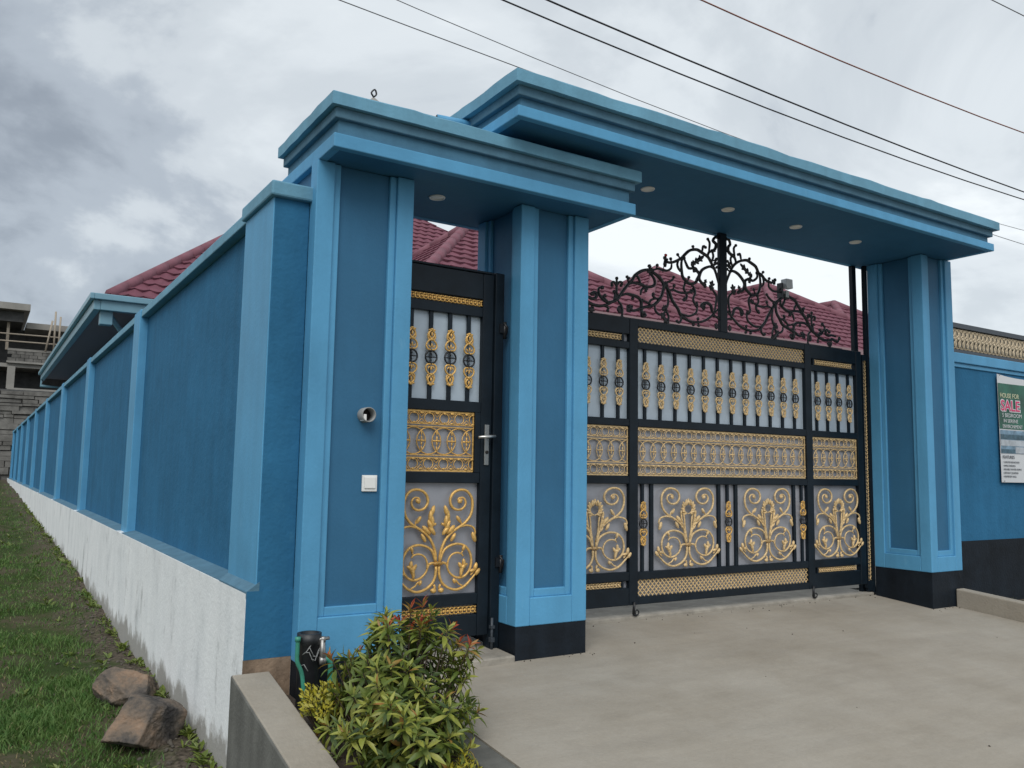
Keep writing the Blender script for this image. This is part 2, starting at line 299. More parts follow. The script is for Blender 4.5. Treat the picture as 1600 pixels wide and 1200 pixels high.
# ------------------------------------------------------------------ mesh building
class MB:
    def __init__(self):
        self.v = []; self.f = []; self.s = []
    def add(self, vs, fs, smooth=False):
        o = len(self.v); self.v += [tuple(p) for p in vs]
        for f in fs:
            self.f.append([i + o for i in f]); self.s.append(smooth)
        return self
    def box(self, x0, x1, y0, y1, z0, z1):
        return self.add([(x0, y0, z0), (x1, y0, z0), (x1, y1, z0), (x0, y1, z0), (x0, y0, z1), (x1, y0, z1), (x1, y1, z1), (x0, y1, z1)],
                        [(3, 2, 1, 0), (4, 5, 6, 7), (0, 1, 5, 4), (1, 2, 6, 5), (2, 3, 7, 6), (3, 0, 4, 7)])
    def hexa(self, low, high):           # two quads, counter-clockwise from above
        return self.add(list(low) + list(high), [(3, 2, 1, 0), (4, 5, 6, 7), (0, 1, 5, 4), (1, 2, 6, 5), (2, 3, 7, 6), (3, 0, 4, 7)])
    def prism(self, poly, z0, z1):
        n = len(poly)
        return self.add([(x, y, z0) for x, y in poly] + [(x, y, z1) for x, y in poly],
                        [list(range(n))[::-1], list(range(n, 2 * n))] + [(i, (i + 1) % n, n + (i + 1) % n, n + i) for i in range(n)])
    def tube(self, pts, r, n=6, caps=True):
        P = [Vector(p) for p in pts]; k = len(P)
        R = [r] * k if not hasattr(r, '__len__') else list(r)
        ref = None; rings = []
        for i in range(k):
            t = (P[min(i + 1, k - 1)] - P[max(i - 1, 0)])
            t = t.normalized() if t.length > 1e-9 else Vector((0, 0, 1))
            if ref is None:
                a = Vector((0, 1, 0)) if abs(t.y) < 0.9 else Vector((1, 0, 0))
            else:
                a = ref
            u = (a - t * a.dot(t))
            u = u.normalized() if u.length > 1e-6 else t.orthogonal().normalized()
            ref = u; w = t.cross(u)
            rings.append([P[i] + (u * cos(2 * pi * j / n) + w * sin(2 * pi * j / n)) * R[i] for j in range(n)])
        vs = [p for q in rings for p in q]; fs = []
        for i in range(k - 1):
            for j in range(n):
                a, b = i * n + j, i * n + (j + 1) % n
                fs.append((a, b, b + n, a + n))
        if caps:
            fs.append(list(range(n))[::-1]); fs.append(list(range((k - 1) * n, k * n)))
        return self.add(vs, fs, True)
    def ring(self, c, r, rt, n=16, m=5, axis='y', ry=None):
        pts = []
        for i in range(n):
            a = 2 * pi * i / n
            for j in range(m):
                b = 2 * pi * j / m
                q = r + rt * cos(b); q2 = (ry or r) + rt * cos(b)
                p = (q * cos(a), rt * sin(b), q2 * sin(a))
                pts.append((c[0] + p[0], c[1] + p[1], c[2] + p[2]) if axis == 'y' else (c[0] + p[0], c[1] + p[2], c[2] + p[1]))
        fs = [(i * m + j, ((i + 1) % n) * m + j, ((i + 1) % n) * m + (j + 1) % m, i * m + (j + 1) % m) for i in range(n) for j in range(m)]
        return self.add(pts, fs, True)
    def blob(self, c, rx, ry, rz, ang=0, n=8, m=5):     # ellipsoid turned in the xz plane
        pts = []; ca, sa = cos(ang), sin(ang)
        for i in range(m + 1):
            th = pi * i / m
            for j in range(n):
                ph = 2 * pi * j / n
                x = rx * cos(th); y = ry * sin(th) * cos(ph); z = rz * sin(th) * sin(ph)
                pts.append((c[0] + x * ca - z * sa, c[1] + y, c[2] + x * sa + z * ca))
        fs = [(i * n + j, i * n + (j + 1) % n, (i + 1) * n + (j + 1) % n, (i + 1) * n + j) for i in range(m) for j in range(n)]
        return self.add(pts, fs, True)
    def lathe(self, c, prof, n=20, axis='z'):           # prof: (radius, height)
        pts = []
        for r, h in prof:
            for j in range(n):
                a = 2 * pi * j / n
                pts.append((c[0] + r * cos(a), c[1] + r * sin(a), c[2] + h) if axis == 'z' else (c[0] + r * cos(a), c[1] - h, c[2] + r * sin(a)))
        fs = [(i * n + j, i * n + (j + 1) % n, (i + 1) * n + (j + 1) % n, (i + 1) * n + j) for i in range(len(prof) - 1) for j in range(n)]
        return self.add(pts, fs, True)
    def mesh(self, name, m):
        me = bpy.data.meshes.new(name)
        me.from_pydata(self.v, [], self.f)
        me.polygons.foreach_set('use_smooth', self.s)
        me.materials.append(M[m] if isinstance(m, str) else m)
        bm = bmesh.new(); bm.from_mesh(me); bmesh.ops.recalc_face_normals(bm, faces=bm.faces); bm.to_mesh(me); bm.free()
        me.update()
        return me
    def build(self, name, m, parent=None, bevel=0.0, shift=True, seg=2):
        if parent is not None and shift:
            q = root_of(parent).location
            self.v = [(p[0] - q[0], p[1] - q[1], p[2] - q[2]) for p in self.v]
        o = bpy.data.objects.new(name, self.mesh(name, m)); COL.objects.link(o)
        if parent is not None:
            o.parent = parent
        if bevel:
            b = o.modifiers.new('bevel', 'BEVEL'); b.width = bevel; b.segments = seg; b.limit_method = 'ANGLE'; b.angle_limit = radians(40)
        return o
def root_of(o):
    while o.parent is not None:
        o = o.parent
    return o
def tag(o, label=None, cat=None, group=None, kind=None):
    if label: o['label'] = label
    if cat: o['category'] = cat
    if group: o['group'] = group
    o['kind'] = kind or 'thing'
    return o
def thing(name, loc, label, cat, group=None):
    o = bpy.data.objects.new(name, None); COL.objects.link(o); o.location = loc; o.empty_display_size = 0.1
    return tag(o, label, cat, group)
def inst(name, me, parent, loc=(0, 0, 0), rot=(0, 0, 0), scale=(1, 1, 1)):
    o = bpy.data.objects.new(name, me); COL.objects.link(o)
    o.parent = parent; o.location = loc; o.rotation_euler = rot; o.scale = scale
    return o
def box(name, m, parent, *a, bevel=0.0):
    return MB().box(*a).build(name, m, parent, bevel)
def spline(pts, per=4):                   # Catmull-Rom through the points
    P = [np.array(p, float) for p in pts]
    if len(P) < 3:
        return [tuple(p) for p in P]
    Q = [2 * P[0] - P[1]] + P + [2 * P[-1] - P[-2]]; out = []
    for i in range(1, len(Q) - 2):
        a, b, c, d_ = Q[i - 1], Q[i], Q[i + 1], Q[i + 2]
        for k in range(per):
            t = k / per
            out.append(tuple(0.5 * ((2 * b) + (-a + c) * t + (2 * a - 5 * b + 4 * c - d_) * t * t + (-a + 3 * b - 3 * c + d_) * t ** 3)))
    out.append(tuple(P[-1]))
    return out

# ================================================================== GROUND AND PAVING
def soil_level(y):
    xs = [-60, 0, 5.5, 8, 11, 13.5, 17.8, 27.4, 34, 44, 70]
    zs = [-1.1, -0.66, -0.55, -0.53, -0.50, -0.40, -0.30, -0.14, 0.05, 0.2, 0.5]
    return np.interp(y, xs, zs)
def bump(x, y):
    return (0.030 * np.sin(1.7 * x + 0.6 * y) * np.cos(1.1 * y - 0.4 * x) + 0.018 * np.sin(4.3 * x - 2.2 * y + 1.0)
            + 0.012 * np.sin(7.9 * x + 6.1 * y) + 0.008 * np.cos(13 * x - 9 * y))
def ground_z(x, y):
    left = soil_level(y) + bump(x, y) + 0.05 * np.clip((x - 0.75) / 0.5, 0, 1) * np.clip((y - 5) / 2, 0, 1)
    inner = np.minimum(0.0865 * (y - 4.837), 0.0) - 0.25
    t = np.clip((x - 1.36) / 0.12, 0, 1)
    return left * (1 - t) + inner * t
xs = np.unique(np.concatenate([[-900, -400, -150, -60, -30, -18, -12, -9, -7], np.arange(-6, 1.36, 0.13), [1.36, 1.42, 1.48, 1.6, 2.5, 5, 9, 15, 30, 60, 150, 400, 900]]))
ys = np.unique(np.concatenate([[-900, -300, -80, -30, -12, -5, -1, 1], np.arange(2.0, 16, 0.14), np.arange(16, 60, 0.8), [64, 75, 95, 150, 300, 600, 1500]]))
XX, YY = np.meshgrid(xs, ys)
ZZ = ground_z(XX, YY)
nx, ny = len(xs), len(ys)
gb = MB()
gb.v = list(zip(XX.ravel().tolist(), YY.ravel().tolist(), ZZ.ravel().tolist()))
for j in range(ny - 1):
    for i in range(nx - 1):
        gb.f.append([j * nx + i, j * nx + i + 1, (j + 1) * nx + i + 1, (j + 1) * nx + i]); gb.s.append(True)
tag(gb.build('ground', 'ground'), kind='structure')

def drv(y):
    return 0.0865 * (y - 4.837)
YS = [-14, -6, -2, 0, 1, 2, 3, 3.6, 4.2, 4.837, 5.2, 5.47]
d_ = MB()
n_ = len(YS)
d_.add([(2.245, y, drv(y)) for y in YS] + [(8.32, y, drv(y)) for y in YS] + [(2.245, y, drv(y) - 0.3) for y in YS] + [(8.32, y, drv(y) - 0.3) for y in YS],
       [(i, n_ + i, n_ + i + 1, i + 1) for i in range(n_ - 1)] + [(i, i + 1, 2 * n_ + i + 1, 2 * n_ + i) for i in range(n_ - 1)]
       + [(n_ + i, 3 * n_ + i, 3 * n_ + i + 1, n_ + i + 1) for i in range(n_ - 1)])
tag(d_.build('driveway', 'conc'), kind='structure')
tag(MB().box(3.72, 7.93, 5.465, 5.95, -0.2, 0.085).build('gate_threshold', 'sill', bevel=0.012), kind='structure')
tag(MB().hexa([(2.28, 4.79, -0.2), (3.105, 4.815, -0.2), (3.105, 5.75, -0.2), (2.28, 5.75, -0.2)],
              [(2.28, 4.80, 0.042), (3.105, 4.82, 0.042), (3.105, 5.75, 0.085), (2.28, 5.75, 0.085)]).build('entrance_step', 'sill', bevel=0.01), kind='structure')
tag(MB().box(2.0, 30, 5.95, 12.0, -0.3, 0.045).build('courtyard_paving', 'sill'), kind='structure')
# flush concrete edging beside the bed
tag(MB().hexa([(2.09, -2, drv(-2) - 0.3), (2.243, -2, drv(-2) - 0.3), (2.243, 4.75, -0.3), (2.09, 4.75, -0.3)],
              [(2.09, -2, drv(-2) - 0.004), (2.243, -2, drv(-2) - 0.004), (2.243, 4.75, drv(4.75) - 0.004), (2.09, 4.75, drv(4.75) - 0.004)]
              ).build('bed_edging', 'conc_dark', bevel=0.008), kind='structure')
# planting bed
sb = MB(); bx = np.linspace(1.45, 2.12, 12); by = np.linspace(-1, 4.97, 50)
BX, BY = np.meshgrid(bx, by)
def bed_z(x, y):
    return 0.0865 * (y - 4.837) - 0.05 + 0.02 * np.sin(17 * x + 5 * y) * np.cos(11 * y) + 0.012 * np.sin(31 * x - 27 * y)
BZ = bed_z(BX, BY)
sb.v = list(zip(BX.ravel().tolist(), BY.ravel().tolist(), BZ.ravel().tolist()))
for j in range(49):
    for i in range(11):
        sb.f.append([j * 12 + i, j * 12 + i + 1, (j + 1) * 12 + i + 1, (j + 1) * 12 + i]); sb.s.append(True)
tag(sb.build('planting_bed', 'soil'), kind='structure')
def pz(y):
    return 0.09 + 0.174 * (y - 4.9)
pl = MB().hexa([(1.278, 0.5, -1.2), (1.498, 0.5, -1.2), (1.498, 4.935, -1.2), (1.278, 4.935, -1.2)],
               [(1.278, 0.5, pz(0.5)), (1.498, 0.5, pz(0.5)), (1.498, 4.935, pz(4.935)), (1.278, 4.935, pz(4.935))]).build('planter_wall', 'conc_dark', bevel=0.012)
tag(pl, 'low grey concrete planter wall sloping down from the corner pier', 'planter wall')
# smooth trowelled top of the planter wall
MB().hexa([(1.284, 0.5, pz(0.5) - 0.02), (1.492, 0.5, pz(0.5) - 0.02), (1.492, 4.92, pz(4.92) - 0.02), (1.284, 4.92, pz(4.92) - 0.02)],
          [(1.284, 0.5, pz(0.5) + 0.004), (1.492, 0.5, pz(0.5) + 0.004), (1.492, 4.92, pz(4.92) + 0.004), (1.284, 4.92, pz(4.92) + 0.004)]).build('coping', 'conc', pl, bevel=0.006)
kb = MB().hexa([(8.325, 0, drv(0) - 0.2), (8.455, 0, drv(0) - 0.2), (8.455, 4.83, -0.25), (8.325, 4.83, -0.25)],
               [(8.325, 0, drv(0) + 0.17), (8.455, 0, drv(0) + 0.17), (8.455, 4.83, 0.175), (8.325, 4.83, 0.175)]).build('kerb', 'conc', bevel=0.012)
tag(kb, 'low concrete kerb wall edging the driveway below the sale banner', 'kerb')

# ================================================================== LEFT BOUNDARY WALL
YE = 52.0
bw = thing('boundary_wall', (1.5, 28, -0.5), 'long blue rendered boundary wall with white plinth running back beside the grass', 'boundary wall')
box('plinth', 'white', bw, 1.345, 1.70, 4.950, YE, -1.1, 0.535)
for k in range(0, 10):
    y0 = 5.585 if k == 0 else 4.95 + 5 * k + 0.42
    y1 = min(4.95 + 5 * (k + 1), YE)
    box('wall_panel', 'dark', bw, 1.485, 1.66, y0 - 0.05, y1 + 0.02, 0.53, 2.90)
    # sloped mortar ledge under the panel
    MB().hexa([(1.352, y0, 0.50), (1.50, y0, 0.50), (1.50, y1, 0.50), (1.352, y1, 0.50)],
              [(1.352, y0, 0.541), (1.50, y0, 0.565), (1.50, y1, 0.565), (1.352, y1, 0.541)]).build('ledge', 'ledge', bw)
    box('coping', 'muted_blue', bw, 1.412, 1.70, y0 - (0.03 if k == 0 else 0), y1, 2.895, 2.975, bevel=0.008)
    if k > 0:
        MB().box(1.40, 1.70, 4.95 + 5 * k, 4.95 + 5 * k + 0.42, 0.53, 2.985).build('pilaster', 'light', bw, 0.008)

# corner pier beside the pedestrian gate
cp = thing('corner_pier', (1.5, 5.2, 0), 'short dark blue corner pier with light coping between wall and gate pillar', 'pier')
box('shaft', 'dark', cp, 1.406, 1.622, 4.945, 5.58, 0.165, 2.89, bevel=0.006)
box('side_band', 'light', cp, 1.399, 1.46, 4.950, 5.585, 0.535, 2.892, bevel=0.004)
MB().hexa([(1.346, 4.942, 0.51), (1.42, 4.942, 0.51), (1.42, 5.58, 0.51), (1.346, 5.58, 0.51)],
          [(1.346, 4.942, 0.545), (1.42, 4.942, 0.60), (1.42, 5.58, 0.60), (1.346, 5.58, 0.545)]).build('ledge', 'ledge', cp)
box('lower_front', 'dark', cp, 1.349, 1.622, 4.941, 5.2, 0.165, 0.548)
box('cap', 'muted_blue', cp, 1.372, 1.66, 4.905, 5.60, 2.888, 2.982, bevel=0.012)
box('footing', 'tan', cp, 1.347, 1.622, 4.942, 5.2, -0.4, 0.165)

# ================================================================== GATE PILLARS
def pillar(x0, x1, y0, y1, zb, zp, zt, zg, label, st=0.115, sr=None, sy=0.115):
    t = thing('gate_pillar', ((x0 + x1) / 2, (y0 + y1) / 2, zg), label, 'pillar', 'blue panelled gate pillars')
    sr = sr or st
    fr = MB()
    for a0, a1 in ((x0, x0 + st), (x1 - sr, x1)):
        for b0, b1 in ((y0, y0 + sy), (y1 - sy, y1)):
            fr.box(a0, a1, b0, b1, zb, zt)
    zo = zp - 0.055
    fr.box(x0 + st, x1 - sr, y0, y0 + 0.05, zb, zo); fr.box(x0 + st, x1 - sr, y1 - 0.05, y1, zb, zo)
    fr.box(x0, x0 + 0.05, y0 + sy, y1 - sy, zb, zo); fr.box(x1 - 0.05, x1, y0 + sy, y1 - sy, zb, zo)
    fr.box(x0 + 0.06, x1 - 0.06, y0 + 0.06, y1 - 0.06, zb + 0.002, zt)
    fr.build('frame', 'light', t, 0.006)
    w, q = 0.045, 0.020
    for s, name in ((0, 'front'), (1, 'back')):
        mb = MB(); pn = MB()
        ya, yb = (y0 + q, y0 + 0.055) if s == 0 else (y1 - 0.055, y1 - q)
        mb.box(x0 + st, x0 + st + w, ya, yb, zo, zt); mb.box(x1 - sr - w, x1 - sr, ya, yb, zo, zt)
        mb.box(x0 + st + w, x1 - sr - w, ya, yb, zo, zp)
        mb.build('moulding', 'light', t, 0.005)
        ya, yb = (y0 + 0.042, y0 + 0.058) if s == 0 else (y1 - 0.058, y1 - 0.042)
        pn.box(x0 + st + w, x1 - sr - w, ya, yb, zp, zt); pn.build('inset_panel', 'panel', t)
    for s in (0, 1):
        mb = MB(); pn = MB()
        xa, xb = (x0 + q, x0 + 0.055) if s == 0 else (x1 - 0.055, x1 - q)
        mb.box(xa, xb, y0 + sy, y0 + sy + w, zo, zt); mb.box(xa, xb, y1 - sy - w, y1 - sy, zo, zt)
        mb.box(xa, xb, y0 + sy + w, y1 - sy - w, zo, zp)
        mb.build('moulding', 'light', t, 0.005)
        xa, xb = (x0 + 0.042, x0 + 0.058) if s == 0 else (x1 - 0.058, x1 - 0.042)
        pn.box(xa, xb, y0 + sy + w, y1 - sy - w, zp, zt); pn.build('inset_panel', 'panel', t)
    box('base', 'base', t, x0 + 0.003, x1 - 0.003, y0 + 0.003, y1 - 0.003, zg - 0.3, zb)
    return t
p1 = pillar(1.623, 2.277, 4.837, 5.60, 0.140, 0.443, 3.139, 0.0, 'widest blue pillar, behind the red-tipped shrub, with bell switch and pipe stub', 0.115)
p2 = pillar(3.112, 3.706, 4.837, 5.455, 0.222, 0.463, 3.139, 0.0, 'blue panelled pillar between the pedestrian gate and the driveway gate', 0.115, 0.125)
p3 = pillar(7.940, 8.475, 4.837, 5.458, 0.347, 0.55, 3.532, 0.0, 'blue panelled pillar beyond the driveway gate next to the kerb', 0.105, 0.115)

# ================================================================== CANOPIES
def canopy(name, x0, x1, y0, y1, Z, off, label, skew=0.0, g=None):
    t = thing(name, ((x0 + x1) / 2, (y0 + y1) / 2, Z[0]), label, 'canopy', g)
    def poly(o, s=0.0):
        return [(x0 - o * (1 if s == 0 else 0.3), y0 - o), (x1 + o, y0 - o), (x1 + o, y1 + o * 0.5), (x0 - o - s, y1 + o * 0.5)]
    # lower fascia ring and recessed soffit slab
    f = MB(); p = 0.055
    f.box(x0, x1, y0, y0 + p, Z[0], Z[1]); f.box(x0, x0 + p, y0 + p, y1, Z[0], Z[1]); f.box(x1 - p, x1, y0 + p, y1, Z[0], Z[1]); f.box(x0 + p, x1 - p, y1 - p, y1, Z[0], Z[1])
    f.build('lower_fascia', 'light', t, 0.006)
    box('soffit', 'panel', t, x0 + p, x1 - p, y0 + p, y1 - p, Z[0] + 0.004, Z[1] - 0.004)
    MB().prism(poly(off[0], skew), Z[1], Z[2]).build('frieze', 'frieze', t, 0.004)
    MB().prism(poly(off[1], skew), Z[2], Z[3]).build('step_band', 'ledge', t, 0.006)
    pp = poly(off[2], skew); ring_ = []
    for i in range(4):
        (ax, ay), (bx_, by_) = pp[i], pp[(i + 1) % 4]; n = max(2, int(math.hypot(bx_ - ax, by_ - ay) / 0.13))
        for k in range(n):
            j = 0.0022 if k else 0.0
            ring_.append((ax + (bx_ - ax) * k / n + rng.normal() * j, ay + (by_ - ay) * k / n + rng.normal() * j))
    m_ = len(ring_); tz = [Z[4] + rng.normal() * 0.003 + (0.006 if rng.random() < 0.06 else 0) for _ in ring_]
    tb = MB(); cxm, cym = (x0 + x1) / 2, (y0 + y1) / 2
    tb.add([(x, y, Z[3]) for x, y in ring_] + [(x, y, z - 0.008) for (x, y), z in zip(ring_, tz)]
           + [(x + 0.010 * (1 if x < x0 + .3 else -1 if x > x1 - .3 else 0), y + 0.010 * (1 if y < y0 + .2 else -1 if y > y1 - .2 else 0), z) for (x, y), z in zip(ring_, tz)],
           [list(range(m_))[::-1], list(range(2 * m_, 3 * m_))] + [(i, (i + 1) % m_, m_ + (i + 1) % m_, m_ + i) for i in range(m_)]
           + [(m_ + i, m_ + (i + 1) % m_, 2 * m_ + (i + 1) % m_, 2 * m_ + i) for i in range(m_)])
    tb.build('top_fascia', 'muted_blue', t)
    return t
small = canopy('gate_canopy', 1.630, 3.94, 4.58, 5.60, (3.139, 3.225, 3.320, 3.385, 3.468), (-0.035, -0.004, 0.030),
               'lower blue moulded canopy above the pedestrian gate', 0.0, 'moulded blue gate canopies')
large = canopy('gate_canopy', 2.770, 8.435, 4.365, 5.60, (3.534, 3.608, 3.680, 3.745, 3.832), (-0.040, -0.005, 0.040),
               'longer and higher blue moulded canopy above the driveway gate', 0.0, 'moulded blue gate canopies')
box('neck', 'panel', large, 3.15, 3.67, 4.9, 5.42, 3.46, 3.536)

# ================================================================== DOWNLIGHTS
def downlight(x, y, z, label):
    t = thing('downlight', (x, y, z), label, 'downlight', 'recessed lights in the canopy soffits')
    MB().ring((x, y, z - 0.001), 0.050, 0.008, 24, 6, 'z').build('trim_ring', 'whiteplastic', t)
    MB().lathe((x, y, z - 0.004), [(0.0005, 0.0), (0.030, 0.0005), (0.046, 0.002), (0.046, 0.006)], 24).build('lens', 'lamp', t)
downlight(2.56, 5.07, 3.143, 'round recessed light in the soffit above the pedestrian gate')
for x, lab in ((4.39, 'round recessed light first from the lower canopy end in the long soffit'), (5.30, 'round recessed light in the long soffit just left of the gate mullion top'),
               (6.18, 'round recessed light in the long soffit third of four counted from the lower canopy'), (7.05, 'round recessed light in the long soffit nearest the pillar by the kerb')):
    downlight(x, 4.96, 3.538, lab)

# ================================================================== SMALL FITTINGS ON THE PILLAR AND CANOPY
t = thing('pipe_stub', (2.0, 4.87, 1.59), 'grey plastic pipe stub with white connector sticking out of the pillar panel', 'pipe stub')
MB().lathe((2.0, 4.885, 1.59), [(0.046, 0), (0.046, 0.085), (0.040, 0.085), (0.040, 0.0)], 24, 'y').build('sleeve', 'pvc', t)
MB().lathe((2.0, 4.875, 1.59), [(0.0395, 0.0), (0.0005, 0.001)], 20, 'y').build('dark_inside', 'hole', t)
MB().box(1.968, 1.988, 4.808, 4.87, 1.552, 1.592).build('connector', 'whiteplastic', t, 0.003)
t = thing('bell_switch', (2.046, 4.87, 1.172), 'square white bell switch mounted on the pillar panel', 'bell switch')
MB().box(1.997, 2.096, 4.866, 4.878, 1.121, 1.221).build('plate', 'whiteplastic', t, 0.003)
MB().box(2.010, 2.083, 4.858, 4.866, 1.140, 1.210).build('rocker', 'whiteplastic', t, 0.003)
t = thing('drain_spout', (2.62, 5.1, 3.72), 'blue drain spout sticking out of the higher canopy end', 'drain spout')
MB().tube([(2.83, 5.02, 3.700), (2.55, 5.09, 3.715)], 0.032, 14).build('pipe', 'light', t)
MB().tube([(2.556, 5.088, 3.7147), (2.545, 5.091, 3.7153)], 0.026, 14).build('opening', 'hole', t)
t = thing('lifting_hook', (2.03, 4.98, 3.468), 'small cement mound with wire loop on the lower canopy roof', 'hook')
MB().lathe((2.03, 4.98, 3.46), [(0.26, 0.0), (0.20, 0.07), (0.11, 0.15), (0.04, 0.20), (0.012, 0.225)], 14).build('mound', 'cement', t)
MB().tube(spline([(2.03, 4.98, 3.66), (2.028, 4.98, 3.695), (2.012, 4.98, 3.72), (2.036, 4.98, 3.748), (2.048, 4.98, 3.72), (2.035, 4.98, 3.70)], 3), 0.006, 6).build('loop', 'iron', t)
t = thing('junction_box', (8.52, 5.25, 3.1), 'small square blue box beside the pillar above the lattice fence', 'box')
MB().box(8.49, 8.56, 5.2, 5.27, 3.02, 3.12).build('case', 'dark', t, 0.006)
box('bracket', 'dark', t, 8.47, 8.49, 5.21, 5.26, 3.03, 3.11)

# pipes at the foot of the first pillar
t = thing('sleeve_pipe', (1.645, 4.70, 0), 'open black plastic sleeve pipe bound with wire beside the blue pillar', 'pipe')
MB().lathe((1.645, 4.70, -0.15), [(0.062, 0.0), (0.062, 0.42), (0.068, 0.425), (0.068, 0.485), (0.054, 0.485), (0.054, 0.3)], 22).build('tube', 'black_plastic', t)
wb = MB()
for q in range(9):
    a = rng.uniform(3.4, 5.9); z0 = rng.uniform(0.16, 0.27)
    wb.tube([(1.645 + 0.066 * cos(a + s * 0.35), 4.70 + 0.066 * sin(a + s * 0.35), z0 + s * rng.uniform(-0.03, 0.03)) for s in range(3)], 0.0028, 4)
wb.build('binding_wire', 'pvc', t)
t = thing('water_pipe', (1.57, 4.66, 0), 'green plastic water pipe leaning against the black sleeve pipe', 'pipe')
MB().tube(spline([(1.566, 4.66, 0.315), (1.566, 4.66, 0.25), (1.568, 4.66, 0.19), (1.60, 4.655, 0.10), (1.62, 4.65, -0.15)], 4), 0.012, 10).build('tube', 'green_pipe', t)
MB().tube([(1.566, 4.66, 0.30), (1.566, 4.66, 0.325)], 0.016, 10).build('end_cap', 'green_pipe', t)
t = thing('tap_pipe', (1.75, 4.66, 0), 'green elbow pipe with grey valve standing between black pipe and shrub', 'tap')
MB().tube(spline([(1.705, 4.655, 0.165), (1.728, 4.65, 0.19), (1.75, 4.65, 0.175), (1.757, 4.65, 0.13), (1.755, 4.65, -0.15)], 5), 0.015, 12).build('elbow', 'green_pipe', t)
MB().tube([(1.712, 4.655, 0.165), (1.706, 4.655, 0.30)], [0.020, 0.016], 10).tube([(1.69, 4.655, 0.185), (1.725, 4.655, 0.185)], 0.024, 8).build('valve_body', 'steel', t)
MB().tube([(1.675, 4.655, 0.30), (1.745, 4.655, 0.305)], 0.010, 8).tube([(1.71, 4.655, 0.285), (1.71, 4.655, 0.315)], 0.016, 8).build('valve_handle', 'steel', t)

# ================================================================== GATES
def ornament_mesh():
    b = MB(); th = 0.0068
    for s in (-1, 1):
        b.tube([(s * x, -0.006, z) for x, z in spline([(0.004, 0.050), (0.028, 0.053), (0.040, 0.073), (0.033, 0.098), (0.012, 0.118), (-0.016, 0.138), (-0.022, 0.160), (-0.010, 0.178), (0.004, 0.188)], 3)], th, 5)
        b.tube([(s * x, -0.004, z) for x, z in spline([(0.006, 0.114), (0.025, 0.126), (0.028, 0.152), (0.018, 0.176)], 3)], 0.0055, 5)
        b.blob((s * 0.017, -0.008, 0.072), 0.014, 0.005, 0.006, s * 0.9, 6, 4)
        b.blob((s * 0.018, -0.008, 0.184), 0.010, 0.007, 0.008, 0, 6, 4)
    b.blob((0, -0.010, 0.078), 0.017, 0.007, 0.007, pi / 2, 6, 4)
    b.blob((0, -0.010, 0.120), 0.012, 0.008, 0.012, 0, 6, 4)
    b.blob((0, -0.010, 0.156), 0.016, 0.007, 0.008, pi / 2, 6, 4)
    b.blob((0, -0.008, 0.190), 0.014, 0.008, 0.009, 0, 6, 4)
    return b.mesh('gilt_ornament', 'gold2')
def ring_mesh():
    b = MB(); b.ring((0, -0.004, 0), 0.0435, 0.0068, 18, 6)
    for a in range(4):
        c, s = cos(a * pi / 2), sin(a * pi / 2)
        b.tube([(0, -0.004, 0), (0.040 * c, -0.004, 0.040 * s)], 0.0035, 5)
        b.blob((0.021 * c, -0.006, 0.021 * s), 0.0075 if s == 0 else 0.0055, 0.005, 0.0075 if s else 0.0055, 0, 6, 4)
    b.blob((0, -0.008, 0), 0.0075, 0.006, 0.0075, 0, 6, 4)
    return b.mesh('ring', 'iron')
ORN, RNG = ornament_mesh(), ring_mesh()
ORNT = ORN.copy(); ORNT.materials[0] = M['gold']
BARM = {}
def bar(parent, x, y, z0, z1, zc, ornamented=True, w=0.026, gold=ORN, sc=1.0):
    q = root_of(parent).location
    key = (round(w, 4), round(z1 - z0, 3), ornamented)
    if key not in BARM:
        BARM[key] = (MB().box(-w / 2, w / 2, -0.010, 0.010, 0, zc - z0 - 0.175).box(-0.0025, 0.0025, 0.000, 0.005, zc - z0 - 0.175, zc - z0 + 0.175).box(-w / 2, w / 2, -0.010, 0.010, zc - z0 + 0.175, z1 - z0) if ornamented else MB().box(-w / 2, w / 2, -0.010, 0.010, 0, z1 - z0)).mesh('bar', 'black')
    o = inst('bar', BARM[key], parent, (x - q[0], y - q[1], z0 - q[2]))
    if ornamented:
        j = rng.uniform(-0.006, 0.006)
        inst('gilt_ornament', gold, o, (0, -0.012, zc - z0 + j), scale=(sc, 1, sc))
        inst('gilt_ornament', gold, o, (0, -0.012, zc - z0 + j), (0, pi, 0), scale=(sc, 1, sc))
        inst('ring', RNG, o, (0, -0.012, zc - z0 + j), scale=(sc, 1, sc))
    return o

